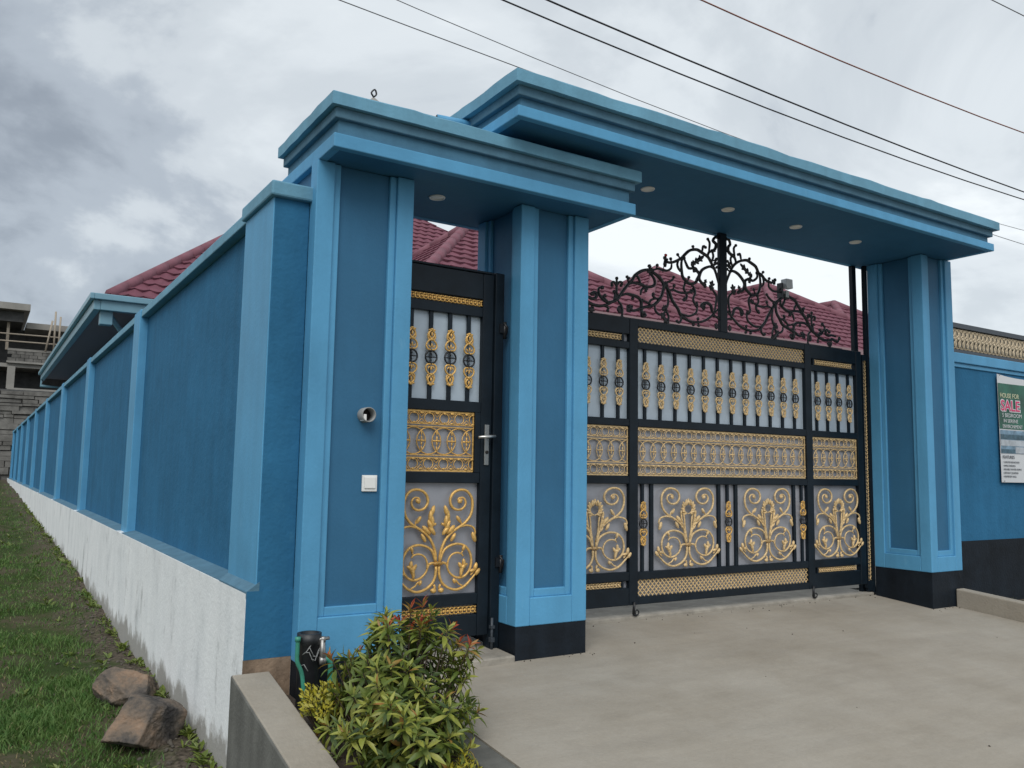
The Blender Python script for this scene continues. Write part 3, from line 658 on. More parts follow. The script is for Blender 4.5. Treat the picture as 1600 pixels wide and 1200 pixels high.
def lace(x0, x1, y, z0, z1):              # cast panel: two borders and a row of interlaced rings between double rails
    b = MB(); h = z1 - z0; e = 0.008
    b.box(x0, x1, y - 0.004, y + 0.004, z1 - 0.012, z1); b.box(x0, x1, y - 0.004, y + 0.004, z0, z0 + 0.012)
    za, zb = z0 + 0.245 * h, z0 + 0.755 * h
    for zc in (za, zb):
        for dz in (-0.009, 0.009):
            b.box(x0, x1, y - 0.006, y + 0.003, zc + dz - 0.0032, zc + dz + 0.0032)
    zm = (z0 + z1) / 2; r = (zb - za) / 2 - 0.014; st = 0.1176
    n = int(round((x1 - x0) / st)); st = (x1 - x0) / n
    def arcring(cx, cz, rr, t, nn=18):
        P = []
        for i in range(nn + 1):
            a = 2 * pi * i / nn
            P.append((cx + rr * cos(a), y, cz + rr * sin(a)))
        run = []
        for p in P:
            if x0 - 0.001 <= p[0] <= x1 + 0.001:
                run.append(p)
            else:
                if len(run) > 1: b.tube(run, t, 4, False)
                run = []
        if len(run) > 1: b.tube(run, t, 4, False)
    for i in range(n + 1):
        cx = x0 + i * st
        arcring(cx, zm, r, 0.0047)
        fx = x0 + (i + 0.5) * st
        if fx < x1:
            for a in range(4):
                b.blob((fx + 0.017 * cos(a * pi / 2), y - 0.007, zm + 0.017 * sin(a * pi / 2)), 0.016, 0.006, 0.008, a * pi / 2, 5, 3)
            b.blob((fx, y - 0.010, zm), 0.010, 0.008, 0.010, 0, 5, 3)
            b.blob((fx, y - 0.006, zm + 0.05), 0.016, 0.005, 0.006, pi / 2, 5, 3); b.blob((fx, y - 0.006, zm - 0.05), 0.016, 0.005, 0.006, pi / 2, 5, 3)
    for zc, hh in ((z0 + 0.125 * h, 0.088 * h), (z1 - 0.125 * h, 0.088 * h)):
        m = n
        for i in range(m + 1):
            cx = x0 + i * st
            arcring(cx, zc, hh, 0.0042, 12)
            fx = cx + st / 2
            if fx < x1:
                b.tube([(fx - 0.028, y, zc - hh), (fx, y - 0.002, zc - 0.006), (fx + 0.028, y, zc - hh)], 0.0036, 4, False)
                b.tube([(fx - 0.028, y, zc + hh), (fx, y - 0.002, zc + 0.006), (fx + 0.028, y, zc + hh)], 0.0036, 4, False)
                for s in (-1, 1):
                    b.blob((fx, y - 0.006, zc + s * hh * 0.92), 0.016, 0.006, 0.009, 0, 5, 3)
            b.blob((min(max(cx, x0 + .01), x1 - .01), y - 0.006, zc + hh * 0.9), 0.012, 0.006, 0.009, 0, 5, 3)
            b.blob((min(max(cx, x0 + .01), x1 - .01), y - 0.006, zc - hh * 0.9), 0.012, 0.006, 0.009, 0, 5, 3)
    for xx in (x0 + 0.004, x1 - 0.004):
        b.box(xx - 0.004, xx + 0.004, y - 0.0035, y + 0.0045, z0 + 0.012, z1 - 0.012)
    return b
def trellis(x0, x1, y, z0, z1, p=0.040, t=0.0065):   # diamond lattice with a stud on every crossing
    b = MB(); h = z1 - z0
    k = x0 - h
    while k < x1:
        for s in (1, -1):
            a0, a1 = (k, z0), (k + h, z1)
            pts = []
            for u in (0, 1):
                xx = k + h * u; zz = z0 + h * u if s > 0 else z1 - h * u
                pts.append([xx, zz])
            (xa, zaa), (xb, zbb) = pts
            if xa < x0:
                f = (x0 - xa) / (xb - xa); zaa += (zbb - zaa) * f; xa = x0
            if xb > x1:
                f = (x1 - xa) / (xb - xa) if xb != xa else 1; zbb = zaa + (zbb - zaa) * f; xb = x1
            if xb - xa > 0.004:
                n_ = 0.7071 * t; yy = y + (0.003 if s > 0 else -0.003)
                b.add([(xa - n_ * .5, yy, zaa + s * n_ * .5), (xa + n_ * .5, yy, zaa - s * n_ * .5), (xb + n_ * .5, yy, zbb - s * n_ * .5), (xb - n_ * .5, yy, zbb + s * n_ * .5),
                       (xa - n_ * .5, yy - .004, zaa + s * n_ * .5), (xa + n_ * .5, yy - .004, zaa - s * n_ * .5), (xb + n_ * .5, yy - .004, zbb - s * n_ * .5), (xb - n_ * .5, yy - .004, zbb + s * n_ * .5)],
                      [(3, 2, 1, 0), (4, 5, 6, 7), (0, 1, 5, 4), (1, 2, 6, 5), (2, 3, 7, 6), (3, 0, 4, 7)])
        k += p
    return b
def chain(x0, x1, y, z0, z1, gap=0.034):   # narrow cast band of leafy links
    b = MB(); zc = (z0 + z1) / 2; h = (z1 - z0) / 2
    n = max(2, int((x1 - x0) / gap)); st = (x1 - x0) / n
    for i in range(n):
        cx = x0 + (i + .5) * st
        b.ring((cx, y, zc), st * 0.62, 0.0055, 9, 4, 'y', h * 0.78)
        b.blob((cx, y - 0.005, zc), 0.010, 0.007, 0.012, 0.6, 5, 3)
        b.blob((cx + st / 2, y - 0.005, zc + h * .6), 0.011, 0.006, 0.007, 0.5, 5, 3); b.blob((cx + st / 2, y - 0.005, zc - h * .6), 0.011, 0.006, 0.007, -0.5, 5, 3)
    return b

SCROLL = [  # right half of the acanthus panel: x from centre, z from bottom, unit = panel height; radius
    ([(.018, .30), (.025, .39), (.06, .49), (.115, .565), (.19, .62), (.255, .665), (.305, .73), (.325, .81), (.318, .90), (.275, .965), (.215, .985), (.150, .965), (.112, .915), (.108, .855), (.140, .805), (.195, .79), (.242, .815), (.258, .865), (.235, .905), (.195, .905), (.178, .88)], .0135),
    ([(.020, .30), (.050, .395), (.105, .445), (.185, .465), (.262, .44), (.312, .37), (.325, .28), (.300, .195), (.240, .145), (.170, .150), (.112, .20), (.085, .27), (.070, .275)], .0125),
    ([(.096, .235), (.098, .30), (.125, .355), (.175, .38), (.225, .37), (.245, .345)], .0095),
    ([(.225, .372), (.240, .40), (.238, .425)], .0075),
    ([(.014, .26), (.018, .175), (.045, .105), (.105, .052), (.185, .030), (.265, .060), (.325, .12), (.385, .19)], .0135),
    ([(.245, .062), (.205, .085), (.178, .12), (.158, .115)], .0085),
    ([(.03, .09), (.022, .06), (.035, .04)], .012),
    ([(.32, .16), (.345, .19), (.36, .23)], .009),
    ([(.20, .625), (.27, .640), (.335, .62), (.358, .57), (.345, .53)], .0105),
    ([(.115, .56), (.145, .60), (.18, .595)], .008), ([(.22, .64), (.21, .69), (.175, .715)], .008),
    ([(.012, .27), (.045, .292), (.085, .280)], .013),
]
SLEAF = [(.385, .19, .9, .034, .018), (.245, .425, 1.2, .026, .014), (.343, .525, -1.2, .045, .020), (.036, .035, 0, .026, .020), (.16, .115, 2, .022, .014),
         (.20, .875, .6, .024, .018), (.365, .24, 1.3, .034, .018), (.335, .205, .2, .03, .014), (.0, .285, 0, .05, .018), (.12, .605, .8, .045, .02), (.19, .70, 2.2, .035, .016), (.14, .53, 1.0, .04, .016),
         (.245, .245, .7, .040, .018), (.232, .215, 1.2, .040, .017), (.218, .255, 2.2, .034, .016), (.250, .28, 1.7, .036, .016), (.225, .185, 1.5, .036, .012), (.262, .262, .3, .026, .013)]
WREATH = True
def scroll_panel(wide, closed):
    b = MB(); H = 0.70
    sx = wide / 0.80
    for s in (-1, 1):
        for pts, r in SCROLL:
            P = spline([(s * x * sx, -0.012, z * H) for x, z in pts], 3)
            k = len(P); R = [r * H * 1.04 * (1.0 if i < k * 0.7 else 1.0 - 0.45 * (i - k * 0.7) / (k * 0.3)) for i in range(k)]
            b.tube(P, R, 6)
        for x, z, a, l, w in SLEAF:
            b.blob((s * x * sx, -0.016, z * H), l * H * 1.25, 0.014, w * H * 1.3, a if s > 0 else pi - a, 7, 4)
        if closed:                          # wreath between the two stems
            for k in range(7):
                a = pi / 2 - s * (0.12 + k * 0.40)
                b.blob((0.092 * H * cos(a), -0.018 - 0.004 * (k % 2), 0.735 * H + 0.080 * H * sin(a)), (0.050 - 0.003 * k) * H, 0.012, 0.017 * H, a + (0.55 + 0.25 * (k % 2)) * s, 7, 4)
            for k in range(5):
                b.blob((s * (.100 + .006 * k) * H, -0.018, (.50 + .045 * k) * H), 0.036 * H, 0.011, 0.013 * H, (0.8 + 0.2 * k) if s > 0 else pi - (0.8 + 0.2 * k), 6, 4)
            b.tube(spline([(s * 0.085 * H, -0.014, 0.69 * H), (s * 0.062 * H, -0.014, 0.60 * H), (s * 0.055 * H, -0.014, 0.50 * H), (s * 0.018, -0.014, 0.36 * H)], 3), 0.008, 6)
            b.tube(spline([(s * 0.115 * H, -0.014, 0.70 * H), (s * 0.105 * H, -0.014, 0.60 * H), (s * 0.075 * H, -0.014, 0.48 * H), (s * 0.025, -0.014, 0.36 * H)], 3), 0.007, 6)
        else:
            for k in range(5):
                b.blob((s * (.075 + .018 * (k % 2)) * H, -0.020, (.60 + .045 * k) * H), 0.062 * H, 0.016, 0.024 * H, (0.9 + 0.25 * k) if s > 0 else pi - (0.9 + 0.25 * k), 7, 4)
            b.tube(spline([(s * 0.03 * H, -0.014, 0.66 * H), (s * 0.075 * H, -0.014, 0.64 * H), (s * 0.10 * H, -0.014, 0.56 * H)], 3), 0.010, 6)
    if closed:
        b.ring((0, -0.015, 0.735 * H), 0.066 * H, 0.005, 18, 5)
    return b.mesh('scroll_ornament', 'gold' if not closed else 'gold2')
SCR_W, SCR_P = scroll_panel(0.765, True), scroll_panel(0.635, False)

# ---------------------------------------------------------------- driveway gate
G = thing('driveway_gate', (5.825, 5.50, 0.085), 'wide black and gold driveway gate with scroll panels under an ironwork crest', 'gate')
gy = 5.50
A0, A1, D0, D1, D2, D3, B0, B1 = 3.812, 3.905, 4.640, 4.735, 6.918, 7.012, 7.730, 7.822
f = MB()
Y0, Y1 = gy - 0.030, gy + 0.030
for a, b_ in ((A0, A1), (D0, D1), (D2, D3), (B0, B1)):
    f.box(a, b_, Y0, Y1, 0.172, 2.588)
def rail(x0, x1, z0, z1, d=0.004):
    f.box(x0, x1, Y0 + d, Y1 - d, z0, z1)
for x0, x1 in ((D1, D2),):
    rail(x0, x1, 2.525, 2.588); rail(x0, x1, 2.335, 2.390); rail(x0, x1, 1.660, 1.728); rail(x0, x1, 1.174, 1.240)
    rail(x0, x1, 0.375, 0.441); rail(x0, x1, 0.172, 0.235)
for x0, x1 in ((A1, D0), (D3, B0)):
    rail(x0, x1, 2.450, 2.588); rail(x0, x1, 2.325, 2.384); rail(x0, x1, 1.660, 1.722); rail(x0, x1, 1.174, 1.240)
    rail(x0, x1, 0.372, 0.446); rail(x0, x1, 0.172, 0.315)
f.build('frame', 'black', G, 0.004, seg=1)
for x0, x1, e0, e1 in ((A1 + 0.02, D0 - 0.085, D0 - 0.065, D0 - 0.01), (D3 + 0.065, B0 - 0.06, D3 + 0.01, D3 + 0.045)):
    box('sheet', 'sheet', G, min(x0, e0) - 0.02, max(x1, e1) + 0.02, gy + 0.012, gy + 0.016, 2.36, 2.47)
    box('sheet', 'sheet', G, min(x0, e0) - 0.02, max(x1, e1) + 0.02, gy + 0.012, gy + 0.016, 0.30, 0.39)
    bb = MB(); xm = (x1 + 0.008 if x1 < e0 else x0 - 0.03)
    bb.box(xm, xm + 0.022, Y0 + 0.01, Y1 - 0.01, 2.384, 2.450); bb.box(xm, xm + 0.022, Y0 + 0.01, Y1 - 0.01, 0.315, 0.372)
    bb.build('spacer', 'black', G)
    chain(x0, x1, gy - 0.006, 2.388, 2.446).build('cast_band', 'gold2', G)
    chain(x0, x1, gy - 0.006, 0.318, 0.370).build('cast_band', 'gold2', G)
for x0, x1 in ((A1, D0), (D1, D2), (D3, B0)):
    box('sheet', 'sheet_sky_sheen', G, x0 - 0.01, x1 + 0.01, gy + 0.012, gy + 0.016, 1.70, 2.35)
    box('sheet', 'sheet', G, x0 - 0.01, x1 + 0.01, gy + 0.012, gy + 0.016, 0.42, 1.70)
    lace(x0 + 0.006, x1 - 0.006, gy - 0.008, 1.243, 1.657).build('lace_panel', 'gold2', G)
box('sheet', 'sheet', G, D1 - 0.01, D2 + 0.01, gy + 0.013, gy + 0.017, 2.37, 2.54)
box('sheet', 'sheet', G, D1 - 0.01, D2 + 0.01, gy + 0.013, gy + 0.017, 0.22, 0.39)
trellis(D1, D2, gy - 0.004, 2.390, 2.525, 0.043, 0.0085).build('trellis_band', 'gold2', G)
trellis(D1, D2, gy - 0.004, 0.235, 0.375, 0.045, 0.0085).build('trellis_band', 'gold2', G)
for k in range(12):
    bar(G, 4.8315 + 0.1770 * k, gy, 1.728, 2.335, 2.023)
for k in range(4):
    bar(G, 7.116 + 0.169 * k, gy, 1.722, 2.325, 2.023); bar(G, 4.534 - 0.169 * k, gy, 1.722, 2.325, 2.023)
for x in (4.803, 5.827, 6.855):
    bar(G, x, gy, 0.441, 1.174, 0.835, True, 0.028, ORNT, 0.95)
for x in (4.905, 5.715, 5.937, 6.741):
    bar(G, x, gy, 0.441, 1.174, 0.8, False, 0.036)
for x in (4.272, 5.312, 6.342, 7.390):
    inst('scroll_ornament', SCR_W, G, (x - 5.825, -0.012, 0.450 - 0.085))
MB().box(5.745, 5.840, 5.482, 5.518, 2.588, 3.534).build('mullion', 'black', G, 0.004)
for x in (4.685, 6.965):
    b = MB(); b.tube([(x, 5.46, 0.20), (x - 0.01, 5.46, 0.10)], 0.011, 8)
    b.ring((x + 0.028, 5.46, 0.112), 0.020, 0.006, 14, 5); b.tube([(x - 0.01, 5.46, 0.10), (x + 0.02, 5.46, 0.088)], 0.010, 6)
    b.build('drop_bolt', 'iron', G)
# scrolled crest
CREST=[
[(-0.062,2.798),(-0.111,2.757),(-0.159,2.717),(-0.23,2.674),(-0.323,2.647),(-0.404,2.646),(-0.484,2.663),(-0.529,2.691),(-0.573,2.745),(-0.629,2.814),(-0.684,2.899),(-0.738,2.959),(-0.793,3.001),(-0.858,3.038),(-0.89,3.054),(-0.954,3.045),(-1.018,3.019),(-1.07,2.979),(-1.107,2.933),(-1.143,2.895),(-1.194,2.84),(-1.235,2.786),(-1.26,2.751),(-1.306,2.721),(-1.366,2.706),(-1.415,2.715),(-1.455,2.75),(-1.475,2.787),(-1.465,2.816),(-1.436,2.822)],
[(-0.111,2.753),(-0.086,2.847),(-0.079,2.918),(-0.108,2.962),(-0.156,2.995)],
[(-0.111,2.753),(-0.14,2.78),(-0.152,2.822),(-0.193,2.843),(-0.246,2.834),(-0.273,2.807),(-0.25,2.787)],
[(-0.322,2.818),(-0.334,2.748),(-0.363,2.719),(-0.426,2.695),(-0.495,2.695),(-0.537,2.707)],
[(-0.045,3.036),(-0.064,3.095),(-0.094,3.161),(-0.141,3.233),(-0.188,3.279),(-0.259,3.311),(-0.329,3.326),(-0.399,3.313),(-0.456,3.28),(-0.503,3.23),(-0.537,3.208),(-0.604,3.172),(-0.671,3.153),(-0.707,3.163),(-0.727,3.187)],
[(-0.505,3.225),(-0.52,3.176),(-0.52,3.108),(-0.504,3.051),(-0.47,3.013),(-0.413,2.995),(-0.355,3.011),(-0.32,3.051),(-0.302,3.096),(-0.319,3.128),(-0.36,3.147),(-0.423,3.139),(-0.469,3.175),(-0.483,3.225)],
[(-0.094,3.17),(-0.141,3.194),(-0.201,3.18),(-0.26,3.146),(-0.294,3.097),(-0.294,3.054),(-0.262,3.015),(-0.221,2.999)],
[(-0.36,3.147),(-0.391,3.177),(-0.371,3.2)],
[(-0.858,3.038),(-0.771,2.979),(-0.738,2.934),(-0.75,2.865),(-0.783,2.811),(-0.837,2.755),(-0.891,2.73),(-0.954,2.714),(-1.018,2.69),(-1.07,2.669),(-1.122,2.67),(-1.143,2.693)],
[(-0.738,2.959),(-0.683,2.975),(-0.639,2.998),(-0.614,3.028)],
[(-0.684,2.899),(-0.623,2.911),(-0.561,2.898),(-0.493,2.899),(-0.436,2.913),(-0.399,2.932)],
[(-0.493,2.899),(-0.457,2.891),(-0.465,2.851),(-0.491,2.838)],
[(-0.413,2.995),(-0.367,2.967),(-0.353,2.917),(-0.374,2.863),(-0.366,2.821),(-0.334,2.799)],
[(-0.777,2.816),(-0.831,2.805),(-0.867,2.829),(-0.858,2.843)],
[(-0.831,2.805),(-0.885,2.786),(-0.912,2.754)],
[(-1.235,2.776),(-1.174,2.802),(-1.112,2.802),(-1.049,2.794),(-1.007,2.766),(-0.995,2.711),(-0.997,2.662),(-0.984,2.627),(-0.952,2.641),(-0.963,2.659)],
[(-1.143,2.891),(-1.081,2.914),(-0.997,2.907),(-0.944,2.896),(-0.88,2.906),(-0.839,2.937),(-0.853,2.976),(-0.885,3.022)],
[(-1.007,2.815),(-0.997,2.858),(-0.963,2.887),(-0.944,2.861)],
[(-1.007,2.914),(-1.028,2.96),(-1.055,2.981)],
[(-1.276,2.765),(-1.276,2.861),(-1.276,2.925)],
[(-1.276,2.857),(-1.306,2.889),(-1.332,2.876),(-1.324,2.858)],
[(-1.276,2.857),(-1.246,2.897),(-1.217,2.892),(-1.225,2.871)],
[(-1.26,2.731),(-1.225,2.699),(-1.214,2.652),(-1.214,2.6)],
[(-1.245,2.689),(-1.26,2.655),(-1.245,2.637)],
[(-1.306,2.721),(-1.366,2.69),(-1.445,2.663),(-1.504,2.663),(-1.552,2.667),(-1.601,2.684),(-1.658,2.662),(-1.696,2.672),(-1.706,2.702)],
[(-1.435,2.665),(-1.395,2.669),(-1.368,2.656),(-1.37,2.635)],
[(-1.658,2.716),(-1.582,2.724),(-1.543,2.713),(-1.502,2.728),(-1.495,2.761),(-1.522,2.774),(-1.545,2.754)],
[(-1.581,2.663),(-1.579,2.624),(-1.547,2.611),(-1.533,2.634)],
[(-1.306,2.723),(-1.291,2.779),(-1.306,2.805)],
[(-1.366,2.706),(-1.406,2.732),(-1.421,2.75),(-1.401,2.761)],
[(-0.842,2.738),(-0.832,2.693),(-0.788,2.666),(-0.739,2.679),(-0.712,2.716)],
[(-0.7,2.905),(-0.682,2.807),(-0.695,2.755),(-0.714,2.72),(-0.682,2.665),(-0.685,2.611)],
[(-0.891,2.732),(-0.917,2.753),(-0.986,2.769)],
[(-0.529,2.691),(-0.527,2.65),(-0.555,2.619),(-0.576,2.631)],
[(-0.404,2.646),(-0.376,2.62)],
[(-0.323,2.647),(-0.317,2.682)],
[(-0.318,2.647),(-0.31,2.621)],
[(-0.188,3.279),(-0.173,3.325),(-0.128,3.348),(-0.089,3.373),(-0.082,3.419),(-0.114,3.449),(-0.09,3.486),(-0.059,3.493)],
[(-0.173,3.329),(-0.16,3.415),(-0.186,3.45)],
[(-0.259,3.316),(-0.244,3.375),(-0.217,3.366)],
[(-0.141,3.233),(-0.114,3.299),(-0.134,3.349)],
[(-0.111,3.255),(-0.074,3.278)],
[(-0.103,3.212),(-0.069,3.237)],
[(-0.093,3.187),(-0.067,3.2)],
[(-1.148,2.911),(-1.159,2.954)],
[(-0.901,3.057),(-0.906,3.089)],
[(-0.825,3.068),(-0.812,3.109)],
[(-0.644,3.166),(-0.651,3.192)],
[(-0.537,3.212),(-0.565,3.244)],
[(-0.376,3.319),(-0.375,3.349)],
[(-0.64,3.148),(-0.647,3.106),(-0.694,3.077),(-0.749,3.075),(-0.804,3.078),(-0.863,3.056)],
[(-0.554,3.197),(-0.571,3.151),(-0.554,3.111),(-0.532,3.102)],
[(-0.034,2.692),(-0.063,2.719),(-0.111,2.731)],
[(-0.459,2.895),(-0.493,2.941),(-0.476,2.995)],
[(-0.447,3.007),(-0.429,3.052)],
[(-0.623,2.916),(-0.611,2.951)],
[(-1.101,2.803),(-1.096,2.772)],
]
CLEAF=[(-0.304,3.236,34,0.151,0.064),(-0.143,3.014,76,0.101,0.064),(-0.729,2.635,-50,0.128,0.06),(-0.088,2.638,90,0.062,0.044),(-1.132,2.678,39,0.09,0.06),(-0.226,3.033,66,0.068,0.039),(-0.734,2.73,54,0.069,0.044),(-1.245,2.657,76,0.049,0.033),(-1.547,2.62,39,0.057,0.052),(-0.36,3.131,54,0.062,0.041),(-0.89,3.046,23,0.098,0.049),(-1.276,2.757,66,0.07,0.044),(-0.944,2.873,56,0.053,0.034),(-0.488,2.84,65,0.047,0.033),(-0.71,3.164,44,0.064,0.042),(-0.377,3.189,41,0.067,0.05),(-0.906,3.085,7,0.048,0.032),(-0.097,3.363,66,0.059,0.03),(-1.143,2.94,56,0.046,0.023),(-0.716,2.945,46,0.092,0.046),(-0.093,3.249,65,0.089,0.03),(-0.396,2.929,28,0.068,0.045),(-0.339,2.816,45,0.054,0.032),(-0.252,2.809,29,0.071,0.047)]

CX = 5.792
for s in (1, -1):
    half = MB().box(CX - 1.75 if s > 0 else CX + 0.05, CX - 0.05 if s > 0 else CX + 1.75, 5.494, 5.506, 2.588, 2.598).build('crest', 'iron', G)
    for pts in CREST:
        P = spline([(CX + s * x, 5.50 + 0.006 * sin(3 * i), z) for i, (x, z) in enumerate(pts)], 3)
        P = [(p[0], p[1], max(p[2], 2.592)) for p in P]
        if s < 0: P = [p for p in P if p[0] > CX + 0.045] or P
        k = len(P); big = len(pts) > 6
        R = [(0.0152 if big else 0.0118) * (1 - 0.35 * abs(2 * i / max(1, k - 1) - 1) ** 3) for i in range(k)]
        b = MB().tube(P, R, 6)
        e = P[-1]; b.blob(e, 0.021 if big else 0.017, 0.013, 0.021 if big else 0.017, 0, 6, 4)
        b.build('scroll', 'iron', half)
    for x, z, a, l, wd in CLEAF:
        b = MB(); aa = radians(a) if s > 0 else pi - radians(a)
        c0 = (CX + s * x, 5.497, z)
        b.blob(c0, l * 0.55, 0.009, wd * 0.34, aa, 8, 5)
        for q in (-1, 1):
            for t_ in (-0.25, 0.12):
                b.blob((c0[0] + l * t_ * cos(aa) - q * wd * 0.24 * sin(aa), 5.496, c0[2] + l * t_ * sin(aa) + q * wd * 0.24 * cos(aa)), wd * 0.42, 0.007, wd * 0.20, aa + q * 0.8, 6, 4)
        b.build('leaf', 'iron', half)
t = thing('guide_post', (7.85, 5.56, 0.085), 'tall thin black steel post rising from the driveway gate end to the soffit', 'post')
MB().hexa([(7.842, 5.54, 0.085), (7.905, 5.54, 0.085), (7.905, 5.585, 0.085), (7.842, 5.585, 0.085)],
          [(7.805, 5.54, 3.534), (7.868, 5.54, 3.534), (7.868, 5.585, 3.534), (7.805, 5.585, 3.534)]).build('post', 'black', t, 0.003)
t = thing('side_screen', (7.9, 5.48, 0.085), 'narrow upright strip of gold lattice in black frame beside the kerb pillar', 'screen')
MB().box(7.842, 7.856, 5.475, 5.515, 0.13, 2.56).box(7.925, 7.960, 5.470, 5.515, 0.085, 3.534).box(7.856, 7.925, 5.476, 5.512, 0.10, 0.20).box(7.856, 7.925, 5.476, 5.512, 2.5, 2.56).build('frame', 'black', t)
sm = MB()
for k in range(115):
    z = 0.205 + 0.02 * k
    for q in (0, 1):
        sm.blob((7.874 + 0.034 * q, 5.490, z + 0.01 * q), 0.015, 0.006, 0.008, 0.7 if k % 2 else -0.7, 5, 3)
sm.build('cast_band', 'gold2', t)
box('sheet', 'blockdark', t, 7.852, 7.93, 5.500, 5.504, 0.15, 2.53)

t = thing('flood_light', (6.64, 5.5, 3.05), 'small white flood light on dark bracket above the right half of the crest', 'light')
MB().box(6.60, 6.625, 5.48, 5.54, 3.02, 3.17).tube([(6.612, 5.51, 3.03), (6.60, 5.5, 2.93)], 0.012, 6).build('bracket', 'iron', t)
MB().hexa([(6.640, 5.45, 3.12), (6.735, 5.45, 3.12), (6.735, 5.52, 3.12), (6.640, 5.52, 3.12)], [(6.645, 5.455, 3.215), (6.735, 5.455, 3.215), (6.735, 5.53, 3.215), (6.645, 5.53, 3.215)]).build('housing', 'ban_white', t, 0.006)
MB().box(6.66, 6.71, 5.48, 5.53, 3.03, 3.098).build('foot', 'steel', t, 0.004)
t = thing('red_tip', (5.07, 5.5, 3.1), 'tiny red and white tip on a crest scroll end', 'ornament')
MB().blob((5.078, 5.497, 3.215), 0.016, 0.012, 0.014, 0, 8, 5).build('red_bead', 'red', t)
MB().tube([(5.078, 5.497, 3.200), (5.074, 5.497, 3.172)], 0.010, 6).build('white_band', 'whiteplastic', t)
MB().tube([(5.074, 5.497, 3.175), (5.068, 5.497, 3.13), (5.07, 5.498, 3.105)], [0.012, 0.018, 0.012], 6).tube([(5.06, 5.499, 3.13), (5.045, 5.5, 3.05)], 0.004, 5).build('holder', 'iron', t)

# ---------------------------------------------------------------- pedestrian gate
PG = thing('pedestrian_gate', (2.69, 5.09, 0.05), 'narrow black pedestrian gate with gold scrollwork and steel lever handle', 'gate')
gy = 5.09; Y0, Y1 = gy - 0.028, gy + 0.028
f = MB()
f.box(2.283, 2.318, Y0, Y1, 0.145, 2.655); f.box(2.945, 3.030, Y0, Y1, 0.145, 2.655)
for z0, z1 in ((2.470, 2.655), (2.342, 2.410), (1.664, 1.738), (1.174, 1.247), (0.355, 0.430), (0.145, 0.287)):
    f.box(2.318, 2.945, Y0 + 0.004, Y1 - 0.004, z0, z1)
f.box(2.900, 2.945, Y0 + 0.002, Y1 - 0.004, 1.247, 1.664)
f.build('frame', 'black', PG, 0.004)
MB().box(2.29, 3.03, gy - 0.036, gy + 0.03, 2.657, 2.672).box(3.036, 3.108, gy - 0.045, gy + 0.045, 0.05, 2.672).build('jamb', 'black', PG, 0.004)
box('sheet', 'sheet_sky_sheen', PG, 2.31, 2.95, gy + 0.012, gy + 0.016, 1.70, 2.36); box('sheet', 'sheet', PG, 2.31, 2.95, gy + 0.012, gy + 0.016, 0.40, 1.70)
box('sheet', 'sheet', PG, 2.31, 2.95, gy + 0.012, gy + 0.016, 2.39, 2.49); box('sheet', 'sheet', PG, 2.31, 2.95, gy + 0.012, gy + 0.016, 0.27, 0.37)
chain(2.325, 2.938, gy - 0.006, 2.416, 2.466, 0.032).build('cast_band', 'gold', PG); chain(2.325, 2.938, gy - 0.006, 0.291, 0.350, 0.032).build('cast_band', 'gold', PG)
lace(2.322, 2.897, gy - 0.008, 1.250, 1.661).build('lace_panel', 'gold', PG)
for k in range(4):
    bar(PG, 2.402 + 0.1475 * k, gy, 1.738, 2.342, 2.025, True, 0.026, ORNT, 1.0)
inst('scroll_ornament', SCR_P, PG, (2.634 - 2.69, -0.012, 0.440 - 0.05))
lk = MB().box(2.972, 3.008, Y0 - 0.010, Y0 - 0.001, 1.300, 1.582).build('lock_plate', 'steel', PG, 0.003)
MB().tube([(2.99, Y0 - 0.008, 1.497), (2.99, Y0 - 0.05, 1.497)], 0.010, 8).tube([(3.035, Y0 - 0.05, 1.502), (2.99, Y0 - 0.052, 1.498), (2.90, Y0 - 0.05, 1.490)], [0.009, 0.011, 0.009], 8).build('lever', 'chrome', lk)
MB().lathe((2.99, Y0 - 0.011, 1.39), [(0.012, -0.001), (0.012, 0.004), (0.001, 0.005)], 12, 'y').build('keyhole', 'hole', lk)
for z in (2.26, 0.62):
    b = MB().tube([(3.112, gy - 0.05, z - 0.06), (3.112, gy - 0.05, z + 0.06)], 0.014, 8)
    b.box(3.07, 3.118, gy - 0.058, gy - 0.046, z - 0.02, z + 0.045); b.tube([(3.10, gy - 0.06, z + 0.05), (3.125, gy - 0.065, z + 0.02), (3.118, gy - 0.06, z - 0.03)], 0.008, 6)
    b.build('hinge', 'iron', PG)
MB().tube([(3.045, gy - 0.06, 0.03), (3.045, gy - 0.06, 0.26)], 0.010, 8).box(3.03, 3.06, gy - 0.075, gy - 0.045, 0.10, 0.13).box(3.03, 3.06, gy - 0.075, gy - 0.045, 0.19, 0.21).build('drop_bolt', 'fence_rail', PG)

# ================================================================== RIGHT BOUNDARY WALL, FENCE, BANNER
rw = thing('boundary_wall', (11, 5.4, 0), 'deep blue boundary wall with black base behind the sale banner', 'boundary wall')
WX = 30.0
box('base', 'base', rw, 8.45, WX, 5.295, 5.50, -0.6, 0.578)
box('wall_panel', 'dark', rw, 8.45, WX, 5.300, 5.50, 0.578, 2.530)
box('moulding', 'light', rw, 8.45, WX, 5.285, 5.51, 2.530, 2.578, bevel=0.006)
box('coping', 'light', rw, 8.45, WX, 5.262, 5.52, 2.578, 2.692, bevel=0.008)
lf = thing('lattice_fence', (11, 5.38, 2.69), 'low gold lattice fence with charcoal rails on top of the blue wall', 'fence')
box('rail', 'fence_rail', lf, 8.48, WX, 5.335, 5.385, 3.000, 3.058, bevel=0.004)
box('rail', 'fence_rail', lf, 8.48, WX, 5.335, 5.385, 2.693, 2.748, bevel=0.004)
lb = MB(); x = 8.5
